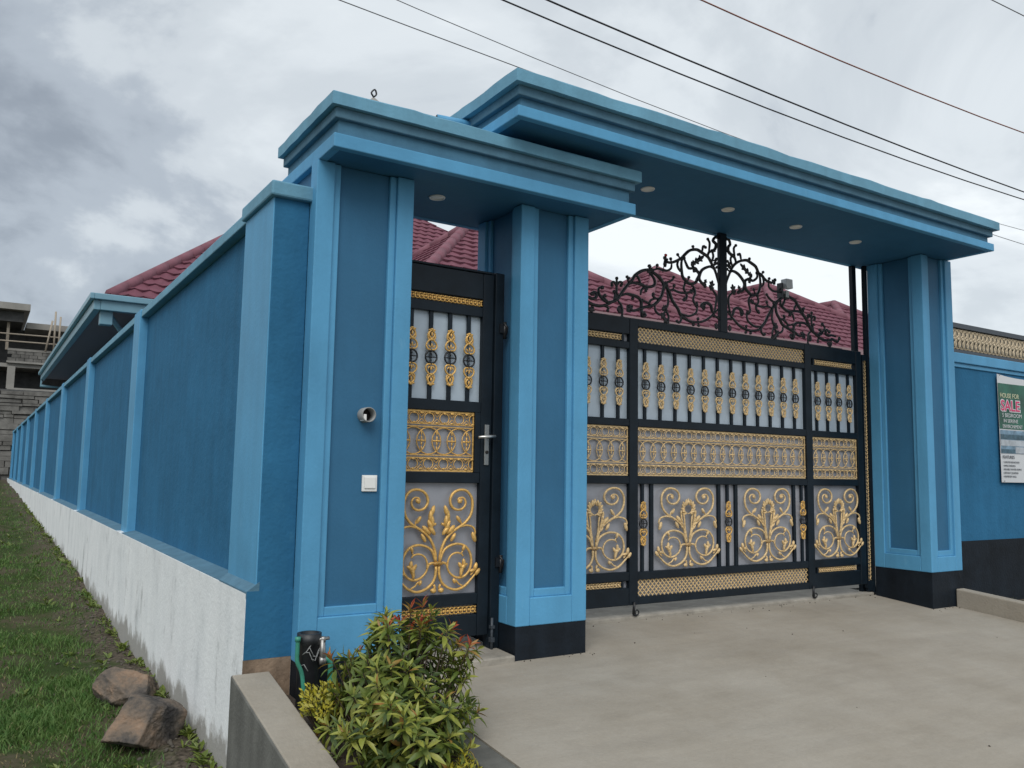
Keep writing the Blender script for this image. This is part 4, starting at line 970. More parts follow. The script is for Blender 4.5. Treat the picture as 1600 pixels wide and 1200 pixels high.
while x < 20.0:
    for s in (-1, 1):
        lb.tube(spline([(x + s * 0.00, 5.36, 2.874 + s * 0.005), (x + s * 0.045, 5.352, 2.874 + s * 0.05), (x + s * 0.02, 5.36, 2.874 + s * 0.105), (x - s * 0.05, 5.366, 2.874 + s * 0.115)], 2), 0.0105, 4)
    lb.ring((x + 0.04, 5.36, 2.874), 0.062, 0.007, 10, 4, 'y', 0.115)
    lb.blob((x + 0.04, 5.350, 2.874), 0.022, 0.01, 0.022, 0, 6, 4)
    x += 0.085
lb.build('lattice_panel', 'lattice', lf)
box('back_sheet', 'pvc', lf, 8.5, 20.0, 5.374, 5.378, 2.75, 3.0)

bn = thing('sale_banner', (10.6, 5.27, 1.9), 'hanging sale banner with green top and pale house pictures on the blue wall', 'banner')
def bpanel(name, m, x0, x1, z0, z1, d, sag=0.0):
    b = MB(); n = 40
    for i in range(n + 1):
        for j in range(2):
            u = i / n; X = x0 + (x1 - x0) * u; Z = z0 + (z1 - z0) * j
            fr = (Z - 1.235) / 1.27
            X += 0.012 * (fr - 1) * -1 * 0.6
            b.v.append((X, 5.272 - d - 0.007 * sin(X * 6.0) - 0.01, Z - sag * sin(pi * u) * j))
    for i in range(n):
        b.f.append([2 * i, 2 * i + 2, 2 * i + 3, 2 * i + 1]); b.s.append(True)
    return b.build(name, m, bn)
bpanel('backing', 'ban_white', 10.107, 11.20, 1.235, 2.512, 0.0, 0.03)
bpanel('green_field', 'ban_green', 10.112, 11.195, 1.865, 2.405, 0.004)
bpanel('picture', 'ban_sky', 10.118, 11.19, 1.575, 1.850, 0.004)
bpanel('picture_trees', 'ban_tree', 10.118, 11.19, 1.742, 1.800, 0.006); bpanel('picture_house', 'ban_house', 10.118, 11.19, 1.665, 1.735, 0.006)
bpanel('picture_trees', 'ban_tree', 10.125, 10.42, 1.580, 1.625, 0.006); bpanel('picture_house', 'ban_house', 10.43, 10.66, 1.580, 1.655, 0.006)
def text(s, x, z, h, m, d, parent=bn, w=1.0, name='lettering', bold=0.0):
    c = bpy.data.curves.new(name, 'FONT'); c.body = s; c.size = h / 0.69; c.extrude = 0.0006; c.offset = bold; c.resolution_u = 3
    o = bpy.data.objects.new('tmp', c); COL.objects.link(o)
    dg = bpy.context.evaluated_depsgraph_get(); me = bpy.data.meshes.new_from_object(o.evaluated_get(dg)); bpy.data.objects.remove(o)
    me.materials.clear(); me.materials.append(M[m])
    q = root_of(parent).location
    for v in me.vertices:
        X = x + v.co.x * w; Z = z + v.co.y
        y = 5.272 - d - 0.007 * sin(X * 6.0) - 0.01 - v.co.z
        v.co = (X - q[0], y - q[1], Z - q[2])
    o = bpy.data.objects.new(name, me); COL.objects.link(o); o.parent = parent
    return o
text('HOUSE FOR', 10.145, 2.235, 0.055, 'ban_cream', 0.008, w=0.95)
text('SALE', 10.145, 2.080, 0.125, 'ban_white', 0.008, w=1.10, bold=0.012)
text('SALE', 10.147, 2.082, 0.122, 'ban_pink', 0.011, w=1.10, bold=0.002)
text('5 BEDROOM', 10.175, 2.005, 0.045, 'ban_white', 0.008, w=1.15)
text('IN SERENE', 10.200, 1.940, 0.042, 'ban_white', 0.008, w=1.1)
text('ENVIRONMENT', 10.175, 1.875, 0.042, 'ban_white', 0.008, w=1.0)
text('FEATURES', 10.150, 1.515, 0.036, 'ban_ink', 0.006, w=1.1)
for k, s in enumerate(('5 MASTER BEDROOMS', 'AMPLE PARKING', 'RELIABLE WATER SUPPLY', 'SERVANT QUARTER', 'PERIMETER WALL')):
    text('\u2022 ' + s, 10.150, 1.462 - 0.042 * k, 0.021, 'ban_ink', 0.006, w=1.1)
for x, z in ((10.118, 2.498), (10.13, 1.25)):
    MB().ring((x + 0.012, 5.248, z), 0.008, 0.003, 10, 4).build('eyelet', 'steel', bn)
# low weeds on the strip behind the kerb
wd = MB()
for k in range(140):
    x, y = rng.uniform(8.47, 11.5), rng.uniform(4.2, 5.28); z = -0.14; h = rng.uniform(0.03, 0.11); a = rng.uniform(0, 6.28)
    wd.add([(x - 0.006, y, z), (x + 0.006, y, z), (x + 0.05 * cos(a), y + 0.05 * sin(a), z + h)], [(0, 1, 2)])
tag(wd.build('weeds', 'leaf_a'), kind='stuff')
tag(MB().hexa([(8.45, 0, drv(0) - .3), (40, 0, drv(0) - .3), (40, 5.3, -.5), (8.45, 5.3, -.5)], [(8.45, 0, drv(0) - .02), (40, 0, drv(0) - .02), (40, 5.3, -.13), (8.45, 5.3, -.13)]).build('verge', 'ground'), kind='structure')

# ================================================================== HOUSES
TW, TE = 0.25, 0.275
def tile_pts():                            # one tile: width TW, exposure TE; (u, v, n) with the lip at v=0
    cols = [(-.5, 0.070, 0.0), (-.27, 0.000, 0.014), (0.0, -0.050, 0.024), (.27, 0.000, 0.014), (.5, 0.070, 0.0)]
    v = []
    for c, dv, dn in cols: v.append((c * TW, dv * 0.85, 0.040 + dn))          # lip top
    for c, dv, dn in cols: v.append((c * TW, TE * 1.12, 0.006 + dn * 0.8))   # upper edge
    for c, dv, dn in cols: v.append((c * TW, dv * 0.85, 0.0))                 # lip bottom
    f = []
    for i in range(4):
        f.append((i, i + 1, 5 + i + 1, 5 + i)); f.append((10 + i, 10 + i + 1, i + 1, i))
    return v, f
TV, TF = tile_pts()
TILE = None
def px(p):
    q = RM @ (np.array(p) - np.array([0, 0, 1.25]))
    return (800 + FPX * q[0] / q[1], 600 - FPX * q[2] / q[1]) if q[1] > 0.1 else (-9999, 0)
def roof_face(parent, P0, U, V, tri, budget, want):
    """tiles on a plane: origin P0, unit u along the eave, unit v up the slope; tri = (u_left(v), u_right(v), vmax); individual tiles first"""
    global TILE
    N = np.cross(U, V)
    if N[2] < 0: N = -N
    if TILE is None:
        TILE = MB().add(TV, TF).mesh('roof_tile', 'tile')
    rest = MB(); cand = []
    rows = int(tri[2] / TE) + 1
    for r in range(rows):
        v0 = r * TE
        if v0 > tri[2]: break
        ul, ur = tri[0](v0), tri[1](v0)
        k0 = int((ul) / TW) - 2; k1 = int(ur / TW) + 2
        for k in range(k0, k1 + 1):
            u0 = (k + (0.5 if r % 2 else 0.0)) * TW
            if u0 + TW / 2 < ul or u0 - TW / 2 > ur: continue
            c = P0 + U * u0 + V * v0; q = px(c)
            if not (-150 < q[0] < 1750 and q[1] < 760): continue
            d_ = np.linalg.norm(c - np.array([0, 0, 1.25]))
            full = all(tri[0](min(max(v0 + p[1], 0), tri[2])) <= u0 + p[0] <= tri[1](min(max(v0 + p[1], 0), tri[2])) for p in TV)
            cand.append((0 if want(q) else 1, d_, u0, v0, full))
    cand.sort()
    rot = Matrix((tuple(U), tuple(V), tuple(N))).transposed()
    q0 = np.array(root_of(parent).location)
    tot = 0
    for w, d_, u0, v0, full in cand:
        ind = w == 0 and tot < budget
        if ind and full:
            o = inst('roof_tile', TILE, parent, tuple(P0 + U * u0 + V * v0 - q0)); o.rotation_euler = rot.to_euler(); tot += 1
            continue
        pts = []
        for p in TV:
            vv = min(max(v0 + p[1], -0.03), tri[2]); uu = u0 + p[0]
            uu = min(max(uu, tri[0](max(vv, 0))), tri[1](max(vv, 0)))
            pts.append(tuple(P0 + U * uu + V * vv + N * p[2]))
        if ind:
            MB().add(pts, TF).build('roof_tile', 'tile', parent); tot += 1
        else:
            rest.add(pts, TF)
    if rest.v:
        o = rest.build('tile_field', 'tile', parent); o['kind'] = 'stuff'
    return tot
def ridge_line(parent, a, b):
    a, b = np.array(a, float), np.array(b, float); L = np.linalg.norm(b - a); n = max(1, int(L / 0.42))
    for i in range(n):
        p, q = a + (b - a) * (i / n), a + (b - a) * ((i + 1.06) / n)
        up_ = np.array([0, 0, 0.03])
        MB().tube([tuple(p + up_ * 0.6), tuple(q + up_)], [0.108, 0.100], 8).build('ridge_cap', 'ridge', parent)
def hip_block(house, x0, x1, yf, yb, ze, s, budget, want, a=1.0, right_caps=True):
    """hipped roof: eave rectangle x0..x1, yf..yb, slope s, ridge along y; a < 1 steepens the left slope"""
    w = (x1 - x0) / (1 + a); h = w * s; xm = x0 + a * w
    ya, yc = yf + w, max(yb - w, yf + w)
    A = (xm, ya, ze + h); B = (xm, yc, ze + h)
    r = MB()
    r.add([(x0, yf, ze), (x1, yf, ze), (x1, yb, ze), (x0, yb, ze), A, B], [(0, 1, 4), (1, 2, 5, 4), (2, 3, 5), (3, 0, 4, 5), (3, 2, 1, 0)])
    ro = r.build('roof', 'underlay', house)
    sl = sqrt(1 + s * s)
    V = np.array([0, 1 / sl, s / sl]); U = np.array([1.0, 0, 0])
    used = roof_face(ro, np.array([x0, yf, ze]), U, V, (lambda v: a * v / sl, lambda v: x1 - x0 - v / sl, w * sl), budget, want)
    s2 = sqrt(a * a + s * s)
    V2 = np.array([a / s2, 0, s / s2]); U2 = np.array([0, 1.0, 0]); D = yb - yf
    roof_face(ro, np.array([x0, yf, ze]), U2, V2, (lambda v: v / s2, lambda v: D - v / s2, w * s2), 0, lambda q: False)
    ridge_line(ro, (x0 + 0.2 * a, yf + 0.2, ze + 0.2 * s), A)
    if right_caps: ridge_line(ro, (x1, yf, ze), A)
    if yc > ya + 0.3: ridge_line(ro, A, B)
    else: ridge_line(ro, (x0, yb, ze), A)
    return used

hA = thing('house', (8.6, 22, 0.2), 'house with tall maroon hipped roof and blue gutter rising behind the long blue wall', 'house', 'maroon roofed houses behind the gate')
ex, ey, ez = 1.507, 15.874, 4.20
hip_block(hA, ex + 0.05, 15.78, ey + 0.05, 30.5, ez - 0.13, 0.81, 290, lambda q: (150 < q[0] < 380 and q[1] < 480) or (630 < q[0] < 760 and 320 < q[1] < 440), 1.0, False)
MB().box(2.35, 15.0, 16.7, 29.8, 0.0, 4.02).build('wall', 'housewall', hA)
MB().box(ex + 0.1, 15.7, ey + 0.1, 30.4, 3.985, 4.02).build('soffit', 'soffit', hA)
gt = MB().box(ex - 0.02, ex + 0.09, ey, 30.55, 3.93, 4.20).box(ex + 0.09, 15.8, ey - 0.02, ey + 0.09, 3.93, 4.20).build('fascia', 'gutter', hA, 0.01)
MB().box(ex - 0.09, ex - 0.02, ey - 0.09, 30.6, 4.10, 4.205).box(ex - 0.02, 15.8, ey - 0.09, ey - 0.02, 4.10, 4.205).build('gutter', 'gutter', hA, 0.012)
MB().box(ex + 0.10, ex + 0.30, ey + 0.1, ey + 0.30, 3.70, 3.985).build('corner_bracket', 'gutter', hA, 0.01)
MB().tube([(1.55, 30.5, 4.1), (1.50, 30.4, 3.75), (2.3, 30.2, 3.70), (2.3, 30.2, 1.0)], 0.05, 8).build('downpipe', 'gutter', hA)
MB().tube([(1.75, 16.2, 3.95), (2.25, 17.1, 3.55), (2.30, 17.2, 1.0)], 0.05, 8).build('downpipe', 'gutter', hA)

hB = thing('house', (14, 15, 0.2), 'house with a row of maroon hipped roof peaks seen over the driveway gate', 'house', 'maroon roofed houses behind the gate')
left = 300
for i, (xp, yp) in enumerate(((8.05, 14.5), (13.6, 15.07), (17.08, 14.7), (20.4, 15.1))):
    a_ = 0.83 if i == 0 else 1.0; sl_ = 0.66; t_ = 2.2 / sl_
    left -= hip_block(hB, xp - a_ * t_, xp + t_, yp - t_, yp + t_ + (0.0 if i < 2 else 3.0), 4.0, sl_, max(0, (150, 150, 0, 0)[i]), lambda q: q[0] > 640 and 300 < q[1] < 545 and not (746 < q[0] < 912), a_)
MB().box(5.3, 23.2, 11.9, 17.8, 0.0, 3.9).build('wall', 'housewall', hB)
MB().box(4.6, 23.9, 11.05, 18.4, 3.85, 3.995).build('soffit', 'soffit', hB)

# ================================================================== FAR UNFINISHED BUILDING AND BLOCK WALL
ub = thing('unfinished_building', (0, 62, 0.3), 'unfinished two storey grey block building beyond the far end of the wall', 'building')
fy = 60.0
box('roof_slab', 'cement', ub, -9, 2.05, fy - 1.2, fy + 9, 10.65, 11.05)
box('roof_fascia', 'blockdark', ub, -9, 1.75, fy - 0.5, fy + 8.5, 10.0, 10.65)
box('roof_slab', 'cement', ub, 1.95, 9, fy + 0.2, fy + 9, 9.75, 10.12)
box('back_wall', 'blockdark', ub, -9, 8.6, fy + 3.0, fy + 3.3, 0, 10.0)
box('floor_slab', 'cement', ub, -9, 8.8, fy + 0.2, fy + 8, 7.25, 7.48)
for x, w, z0, z1, m in ((1.10, 0.42, 5.9, 7.3, 'cement'), (0.9, 0.16, 8.3, 10.0, 'wood'), (-3, .35, 5.8, 10, 'cement'), (6.5, .4, 5.9, 9.8, 'cement')):
    box('column', m, ub, x, x + w, fy, fy + w, z0, z1)
pb = MB().box(1.02, 8.8, fy - 0.05, fy + 0.25, 7.5, 7.62).box(1.02, 8.8, fy - 0.06, fy + 0.24, 8.26, 8.40).build('parapet', 'cement', ub)
blk = MB().box(0, 0.44, 0, 0.22, 0, 0.195).mesh('block', 'block')
for r in range(3):
    for k in range(16):
        inst('block', blk, pb, (1.05 + 0.47 * k + (0.23 if r % 2 else 0), fy - 0.04 + rng.uniform(-0.015, 0.015) - 62, 7.625 + 0.212 * r - 0.3))
box('sill_slab', 'cement', ub, 1.15, 8.7, fy - 0.1, fy + 0.3, 5.45, 5.95)
box('lower_wall', 'blockdark', ub, -9, 8.7, fy + 0.25, fy + 0.5, 0, 5.5)
for z in (8.75, 9.2): 
    MB().tube([(-9, fy - 0.3, z), (9, fy - 0.3, z + 0.1)], 0.05, 5).build('rail', 'wood', ub)
for x, a, z0, z1 in ((3.05, 0.28, 8.3, 10.3), (3.5, -0.02, 8.3, 10.9), (3.75, 0.02, 8.4, 10.6)):
    q = MB().tube([(x, fy - 0.35, z0), (x + a, fy - 0.35, z1)], 0.06, 5).build('scaffold_pole', 'wood', ub)
st = thing('stone_wall', (-4, 55.5, 0.3), 'rough grey block wall closing the grass plot beyond the blue wall', 'wall')
rowz = 0.0; blkm = MB().box(0, 1, -0.15, 0.15, 0, 1).mesh('block', 'block')
box('core', 'blockdark', st, -14, 6, 55.45, 55.7, 0, 5.5)
zr = -0.1
while zr < 5.2:
    hh = rng.uniform(0.18, 0.42); x = -9.0 + rng.uniform(0, .4)
    while x < 3.4:
        w = rng.uniform(0.4, 1.5)
        if x + w > -1.5:
            o = inst('block', blkm, st, (x + 4, -0.06 + rng.uniform(-0.10, 0.08), 0.02 + zr - 0.3 + rng.uniform(-.03, .03))); o.scale = (w - rng.uniform(0.01, 0.06), 1, hh - rng.uniform(0.0, 0.05)); o.rotation_euler = (0, rng.uniform(-0.02, 0.02), 0)
        x += w
    zr += hh

# ================================================================== POWER LINES
def wire(y, p, q, r, m, label, sag):
    P = []
    x0, z0 = p; x1, z1 = q
    for i in range(61):
        x = -25 + 110 * i / 60
        u = (x - x0) / (x1 - x0)
        z = z0 + (z1 - z0) * u - sag * 4 * u * (1 - u) * ((x1 - x0) / 30.0) ** 2
        P.append((x, y, z))
    o = MB().tube(P, r, 6).build('power_line', m)
    tag(o, label, 'power line', 'power lines crossing the sky above the gate')
def at_y(a, b, y):
    n = RM.T @ np.array([(a - 800) / FPX, 1, -(b - 600) / FPX]); n = n * (y / n[1])
    return (n[0], n[2] + 1.25)
for y, a, b, r, m, lab, sg in ((9.6, (530, 0), (975, 166), 0.0066, 'wire_grey', 'thin grey power line, lowest of all, running behind the higher canopy top', 0.3),
                               (9.3, (620, 0), (1600, 360), 0.0055, 'wire_grey', 'very thin grey power line just above the higher canopy top', 0.9),
                               (8.4, (785, 0), (1600, 312), 0.0105, 'wire', 'black power line, lower one of the close dark pair', 0.7),
                               (8.3, (855, 0), (1600, 300), 0.012, 'wire', 'black power line, upper one of the close dark pair', 0.5),
                               (7.1, (1095, 0), (1600, 208), 0.0095, 'wire_red', 'single rust red power line above the dark pair', 0.8),
                               (5.0, (1550, 0), (1600, 25), 0.006, 'wire_grey', 'faint grey power line crossing the top right corner', 0.1)):
    wire(y, at_y(*a, y), at_y(*b, y), r, m, lab, sg)

# ================================================================== ROCKS
def rock(name, c, s, seed, label, cuts):
    bm = bmesh.new(); bmesh.ops.create_icosphere(bm, subdivisions=6, radius=1.0)
    rr = np.random.default_rng(seed)
    pl_ = [(Vector(n).normalized(), d) for n, d in cuts]
    for _ in range(5):
        n = Vector(rr.normal(size=3)).normalized(); pl_.append((n, rr.uniform(0.85, 1.0)))
    from mathutils import noise
    for v in bm.verts:
        d = v.co.normalized(); r = 1.35
        for n, k in pl_:
            t = d.dot(n)
            if t > 1e-3: r = min(r, k / t)
        p = d * r
        p += d * (0.050 * noise.noise(d * 2.1 + Vector((seed, 0, 0))) + 0.030 * noise.noise(d * 5 + Vector((0, seed, 0))) + 0.022 * noise.noise(d * 12) + 0.016 * noise.noise(d * 27))
        v.co = Vector((p.x * s[0], p.y * s[1], p.z * s[2]))
    me = bpy.data.meshes.new(name); bm.to_mesh(me); bm.free()
    me.materials.append(M['rock'])
    for p in me.polygons: p.use_smooth = True
    o = bpy.data.objects.new(name, me); COL.objects.link(o); o.location = c
    o.rotation_euler = (0, 0, rr.uniform(-0.3, 0.3))
    return tag(o, label, 'rock', 'brown rocks on the grass')
rock('rock', (1.03, 6.10, -0.405), (0.205, 0.20, 0.165), 3, 'larger angular brown rock with flat orange face, in front of its pair', [((-0.25, -0.80, 0.50), 0.68), ((0.80, -0.62, 0.05), 0.70), ((-0.95, 0.0, 0.45), 0.78), ((0.28, 0.1, 1), 0.80), ((0.75, -0.1, 0.75), 0.90), ((0, 1, 0.2), 0.8)])
rock('rock', (1.085, 7.05, -0.43), (0.20, 0.19, 0.15), 8, 'smaller rounded dark rock lying behind the angular orange one', [((0.8, -0.5, 0.2), 0.8), ((-0.2, -0.5, 0.9), 0.78), ((-0.9, -0.3, 0.2), 0.9), ((0.5, 0.1, 0.85), 0.85)])
pe = MB()
for k in range(420):
    y = 4.6 + 8 * rng.random() ** 1.6; x = 1.30 - abs(rng.normal(0, 0.22)) - 0.02; r = rng.uniform(0.004, 0.019)
    pe.blob((x, y, float(ground_z(np.array(x), np.array(y))) + r * 0.3), r, r * rng.uniform(.7, 1.1), r * 0.7, rng.uniform(0, 3), 6, 4)
for k in range(160):
    y = rng.uniform(3.2, 4.9); x = rng.uniform(1.52, 2.07); r = rng.uniform(0.005, 0.016)
    pe.blob((x, y, float(bed_z(x, y)) + r * 0.3), r, r, r * 0.7, rng.uniform(0, 3), 6, 4)
for k in range(75):
    q = rng.random()
    if q < 0.45: x, y, zz_ = rng.uniform(3.75, 7.9), 5.46 - abs(rng.normal(0, 0.05)), None
    elif q < 0.65: x, y, zz_ = rng.uniform(3.12, 3.75), 4.83 - abs(rng.normal(0, 0.03)), None
    elif q < 0.8: x, y, zz_ = rng.uniform(7.9, 8.3), 4.83 - abs(rng.normal(0, 0.06)), None
    else: x, y, zz_ = rng.uniform(2.4, 8.0), rng.uniform(2.2, 5.3), None
    r = rng.uniform(0.0025, 0.008)
    pe.blob((x, y, drv(y) + r * 0.4), r, r * rng.uniform(.7, 1.1), r * 0.6, rng.uniform(0, 3), 6, 4)
tag(pe.build('pebbles', 'pebble'), kind='stuff')

# ================================================================== GRASS
def grass(n, name, m, hmul, seed, dens):
    g = np.random.default_rng(seed)
    d = 1.0 / (1.0 / 4.6 + (1.0 / 48 - 1.0 / 4.6) * g.random(n * 3))      # nearer is denser
    u = g.random(n * 3)
    xl = -0.62 * d + 1.0 - 1.0; x = (xl - 0.8) + (1.36 - (xl - 0.8)) * u; y = d
    # clumps and bare soil
    f = np.sin(1.9 * x + 0.8 * y) + np.sin(2.7 * y - 1.3 * x + 2) + 0.8 * np.sin(5.1 * x + 3.7 * y) + 0.7 * np.cos(6.7 * y - 4.9 * x + 1)
    edge = np.clip((1.14 - x) / 0.36, 0.0, 1) * np.clip(0.35 + 0.65 * np.clip((x + 0.0 + (y - 4.9) * 0.5) / 0.8 * 0 + 1, 0, 1), 0, 1)
    near = np.clip((y - 4.9 + (0.55 - x) * 0.8) / 1.2, 0.12, 1)
    band = 1 - 0.75 * np.exp(-((y - 9.3 + 0.9 * x) / 0.55) ** 2)
    p = np.clip(0.68 + 0.42 * f * dens, 0.05, 1) * (0.03 + 0.97 * edge) * near * band
    far = np.clip((y - 9) / 4, 0, 1); p = np.maximum(p, far * 0.75 * (0.25 + 0.75 * np.clip((1.33 - x) / 0.1, 0, 1)))
    k = g.random(n * 3) < p
    x, y = x[k][:n], y[k][:n]; N = len(x)
    z = ground_z(x, y) - 0.004
    big = 1 + np.clip((y - 9) / 18, 0, 1.6)
    h = hmul * (0.022 + 0.045 * g.random(N) ** 1.6) * (1 + 0.35 * np.clip(f[k][:n], -1, 2)) * (0.9 + 0.3 * (big - 1))
    w = 0.0030 * (0.7 + 0.8 * g.random(N)) * big * 1.2
    a = g.random(N) * 2 * np.pi; lean = h * (0.35 + 0.9 * g.random(N)); b = g.random(N) * 2 * np.pi
    ca, sa = np.cos(a) * w, np.sin(a) * w; lx, ly = np.cos(b) * lean, np.sin(b) * lean
    V = np.empty((N, 5, 3))
    V[:, 0] = np.stack([x - ca, y - sa, z], 1); V[:, 1] = np.stack([x + ca, y + sa, z], 1)
    V[:, 2] = np.stack([x + 0.75 * ca + 0.35 * lx, y + 0.75 * sa + 0.35 * ly, z + 0.65 * h], 1)
    V[:, 3] = np.stack([x - 0.75 * ca + 0.35 * lx, y - 0.75 * sa + 0.35 * ly, z + 0.65 * h], 1)
    V[:, 4] = np.stack([x + lx, y + ly, z + h], 1)
    me = bpy.data.meshes.new(name)
    me.vertices.add(N * 5); me.vertices.foreach_set('co', V.ravel())
    base = (np.arange(N) * 5)[:, None]
    loops = np.concatenate([base + np.array([[0, 1, 2, 3]]), base + np.array([[3, 2, 4]])], 1).ravel().astype(np.int32)
    me.loops.add(len(loops)); me.loops.foreach_set('vertex_index', loops)
    ls = ((np.arange(N) * 7)[:, None] + np.array([[0, 4]])).ravel().astype(np.int32)
    me.polygons.add(2 * N); me.polygons.foreach_set('loop_start', ls)
    me.update(); me.validate()
    me.materials.append(M[m])
    o = bpy.data.objects.new(name, me); COL.objects.link(o)
    tag(o, kind='stuff'); return o
grass(170000, 'grass', 'grass', 1.0, 5, 0.75)
grass(9000, 'dry_grass', 'drygrass', 0.8, 6, -0.5)

wd2 = MB()
for k in range(520):
    y = 5.2 + 26 * rng.random() ** 1.8; x = 1.335 - abs(rng.normal(0, 0.05)) if rng.random() < 0.45 else rng.uniform(-1.6, 1.15)
    z = float(ground_z(np.array(x), np.array(y))); nb = int(rng.integers(4, 9)); s_ = rng.uniform(0.5, 1.1) * (1 + y * 0.03)
    for q in range(nb):
        a = rng.uniform(0, 6.28); L_ = rng.uniform(0.03, 0.075) * s_; w_ = L_ * rng.uniform(0.10, 0.26); e_ = rng.uniform(0.25, 1.2)
        dx_, dy_ = cos(a), sin(a)
        wd2.add([(x, y, z), (x + dx_ * L_ * .5 - dy_ * w_, y + dy_ * L_ * .5 + dx_ * w_, z + L_ * .55 * e_), (x + dx_ * L_, y + dy_ * L_, z + L_ * .75 * e_), (x + dx_ * L_ * .5 + dy_ * w_, y + dy_ * L_ * .5 - dx_ * w_, z + L_ * .55 * e_)], [(0, 1, 2, 3)])
tag(wd2.build('weeds', 'leaf_a'), kind='stuff')
# ================================================================== SHRUBS
def leaf_mesh(name, m, l, w, droop):
    b = MB(); n = 5; pr_ = [0.10, 0.72, 1.0, 0.66, 0.0]
    for i in range(n):
        t = i / (n - 1); y = l * t; z = -droop * l * t * t
        hw = w * pr_[i] / 2
        if i == n - 1:
            b.v.append((0, y, z))
        else:
            b.v += [(-hw, y, z + hw * 0.45), (0, y, z), (hw, y, z + hw * 0.45)]
    for i in range(n - 2):
        o = 3 * i
        b.f += [[o, o + 1, o + 4, o + 3], [o + 1, o + 2, o + 5, o + 4]]
    o = 3 * (n - 2); e = 3 * (n - 1)
    b.f += [[o, o + 1, e], [o + 1, o + 2, e]]
    b.s = [True] * len(b.f)
    return b.mesh(name, m)
LM = {}
for key in ('leaf_a', 'leaf_b', 'leaf_c', 'leaf_r', 'leaf_o'):
    LM[key] = [leaf_mesh('leaf', key, 1.0, w, d) for w, d in ((0.26, 0.12), (0.30, 0.30), (0.24, 0.45))]
def shrub(label, c, rad, n_ros, seed, singles):
    g = np.random.default_rng(seed)
    t = thing('shrub', (c[0], c[1], c[2] - rad[2]), label, 'shrub')
    q = np.array(t.location)
    leaves = []; stems = MB()
    k = 0; tips = []
    extra = [(np.array([c[0] - 0.10, c[1] + 0.02, c[2] + rad[2] * 1.04]), 'c'), (np.array([c[0] + 0.12, c[1] + 0.05, c[2] + rad[2] * 1.12]), 'o'), (np.array([c[0] + 0.20, c[1] + 0.06, c[2] + rad[2] * 0.93]), 'a'),
             (np.array([c[0] - 0.02, c[1] + 0.03, c[2] + rad[2] * 0.90]), 'c')]
    c0, rad0 = np.array(c), np.array(rad)
    while len(tips) < n_ros:
        low = g.random() < 0.34
        cc, rd = (c0 + np.array([-0.10, -0.36, -0.17]), rad0 * np.array([0.74, 0.8, 0.72])) if low else (c0, rad0)
        d = g.normal(size=3); d /= np.linalg.norm(d)
        if d[2] < -0.75: continue
        r = 0.60 + 0.42 * g.random() ** 0.55
        d = np.sign(d) * np.abs(d) ** 0.85; d /= np.linalg.norm(d) ** 0.5
        p = cc + d * rd * r * (1 + 0.14 * sin(6 * d[0] + 3 * d[1]) + 0.12 * sin(8 * d[2] + 2 * d[0] + 1))
        if p[2] < bed_z(p[0], p[1]) + 0.02: continue
        tips.append((p, d, r))
    tips += [(e[0], np.array([0.1, -0.1, 1.0]) / 1.01, 1.0) for e in extra]
    for i, (p, d, r) in enumerate(tips):
        ax = d * 0.75 + np.array([0, 0, 0.55]) + g.normal(size=3) * 0.22; ax /= np.linalg.norm(ax)
        young = r > 0.82 and g.random() < 0.34 + 0.25 * max(0, d[2])
        red = r > 0.84 and d[2] > 0.25 and g.random() < 0.17
        base = np.array(c) + np.array([0.06 * d[0], 0.06 * d[1], -rad[2] * 0.9])
        mid = base * 0.45 + p * 0.55 + np.array([0, 0, -0.03])
        stems.tube([tuple(base), tuple(mid), tuple(p)], [0.008, 0.005, 0.003], 4, False)
        e1 = np.cross(ax, [0, 0, 1.0]); e1 = e1 / (np.linalg.norm(e1) + 1e-6); e2 = np.cross(ax, e1)
        nl = g.integers(10, 15)
        for j in range(nl):
            f = j / nl; th = 2.4 * j + g.uniform(-.3, .3)
            el = radians(68 - 95 * f + g.uniform(-10, 10))       # inner leaves stand up, outer ones droop
            out = (e1 * cos(th) + e2 * sin(th)) * cos(el) + ax * sin(el)
            L = (0.055 + 0.042 * min(1, f * 1.6)) * g.uniform(0.8, 1.15)
            pos = p - ax * 0.075 * f
            if f < 0.30 and red: key = 'leaf_r' if g.random() < 0.8 else 'leaf_o'
            elif f < 0.5 and red: key = 'leaf_o'
            elif f < 0.4 and young: key = 'leaf_c' if g.random() < 0.7 else 'leaf_o'
            elif r > 0.85 and g.random() < 0.45: key = 'leaf_c'
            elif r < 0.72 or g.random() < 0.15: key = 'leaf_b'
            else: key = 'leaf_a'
            yv = out / np.linalg.norm(out); zv = ax - yv * ax.dot(yv); zv = zv / (np.linalg.norm(zv) + 1e-6); xv = np.cross(yv, zv)
            leaves.append((pos, xv, yv, zv, L, key, g.integers(0, 3)))
    stems.build('stem', 'stem', t)
    cam_ = np.array([0, 0, 1.25])
    def score(lf):
        return np.linalg.norm(lf[0] - cam_) - 3.0 * lf[4] + 0.35 * (-(lf[0] - np.array(c)).dot((cam_ - np.array(c)) / np.linalg.norm(cam_ - np.array(c))))
    leaves.sort(key=score)
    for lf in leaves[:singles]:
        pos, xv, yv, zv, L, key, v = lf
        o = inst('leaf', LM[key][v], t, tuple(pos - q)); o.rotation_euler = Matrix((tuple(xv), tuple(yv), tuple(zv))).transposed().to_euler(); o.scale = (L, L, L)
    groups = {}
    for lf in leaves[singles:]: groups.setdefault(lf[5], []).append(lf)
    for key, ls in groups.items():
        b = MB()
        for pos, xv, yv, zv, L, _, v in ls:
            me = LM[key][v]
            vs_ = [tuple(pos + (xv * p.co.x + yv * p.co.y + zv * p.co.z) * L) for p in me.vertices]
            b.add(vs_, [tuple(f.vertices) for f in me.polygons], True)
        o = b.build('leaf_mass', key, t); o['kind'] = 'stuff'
    return t
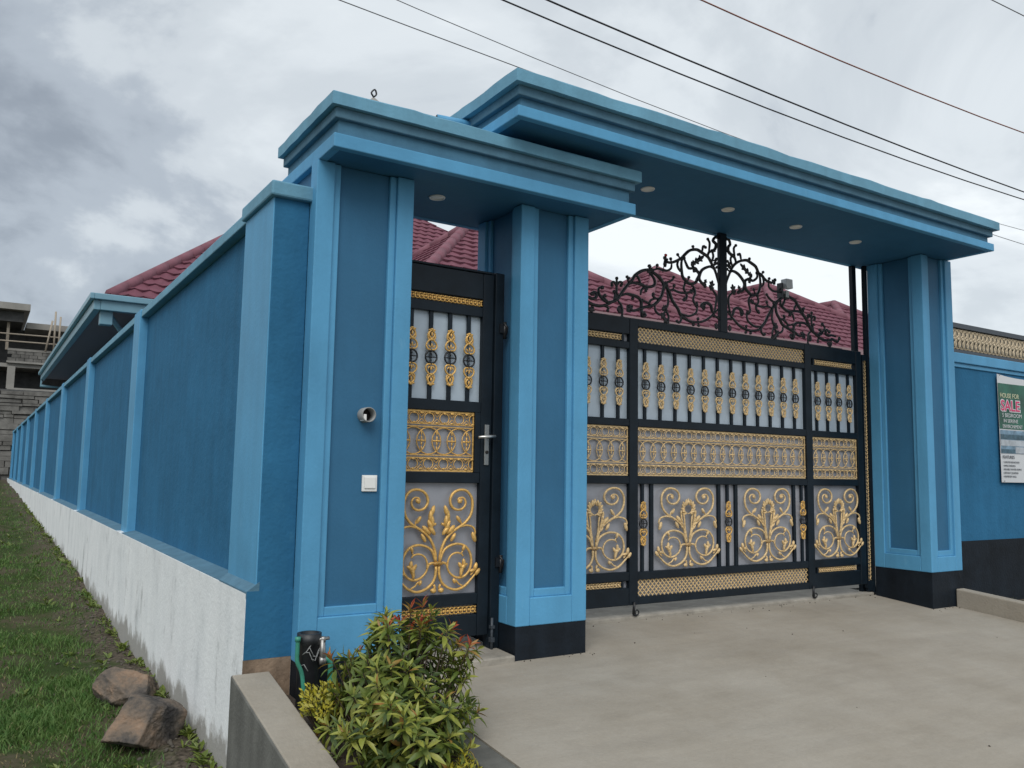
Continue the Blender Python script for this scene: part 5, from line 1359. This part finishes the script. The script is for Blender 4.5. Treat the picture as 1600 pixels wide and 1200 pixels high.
shrub('leafy shrub with red and bronze tipped leaves in the planting bed', (1.90, 3.99, 0.125), (0.375, 0.36, 0.39), 235, 21, 300)

def fine_shrub(label, c, rad, n, seed, up=0.6):
    g = np.random.default_rng(seed)
    t = thing('golden_shrub', (c[0], c[1], c[2] - rad[2]), label, 'shrub', 'golden shrubs in the planting bed')
    b = MB(); b2 = MB(); st_ = MB()
    for i in range(n):
        d = g.normal(size=3); d /= np.linalg.norm(d); d[2] = abs(d[2]) * 0.9
        p = np.array(c) + d * np.array(rad) * (0.35 + 0.65 * g.random())
        ax = d * 0.6 + np.array([0, 0, up]) + g.normal(size=3) * 0.25; ax /= np.linalg.norm(ax)
        e1 = np.cross(ax, [1, 0.2, 0.1]); e1 /= np.linalg.norm(e1); e2 = np.cross(ax, e1)
        st_.tube([(c[0], c[1], c[2] - rad[2]), tuple(p)], [0.005, 0.002], 3, False)
        for j in range(9):
            f = j / 9; th = 2.4 * j
            out = (e1 * cos(th) + e2 * sin(th)) * 0.8 + ax * 0.6; out /= np.linalg.norm(out)
            L = 0.034 * g.uniform(0.7, 1.2); pos = p - ax * 0.07 * f; sd_ = np.cross(out, ax); sd_ /= np.linalg.norm(sd_)
            w = L * 0.2
            (b if f < 0.55 or g.random() < 0.4 else b2).add([tuple(pos), tuple(pos + out * L * .5 + sd_ * w), tuple(pos + out * L), tuple(pos + out * L * .5 - sd_ * w)], [(0, 1, 2, 3)])
    o = b.build('foliage', 'leaf_y', t); o['kind'] = 'stuff'
    o = b2.build('foliage', 'leaf_c', t); o['kind'] = 'stuff'
    st_.build('stem', 'stem', t)
fine_shrub('golden leaved small shrub beside the pipes and planter wall', (1.60, 4.30, 0.02), (0.14, 0.22, 0.16), 120, 31)
fine_shrub('golden leaved sprig in front of the big red-tipped shrub', (1.93, 3.42, -0.10), (0.10, 0.09, 0.13), 34, 32, 1.2)
fine_shrub('tiny golden sprig by the driveway edge at the bottom of the view', (2.215, 3.28, -0.20), (0.03, 0.03, 0.09), 8, 33, 1.5)
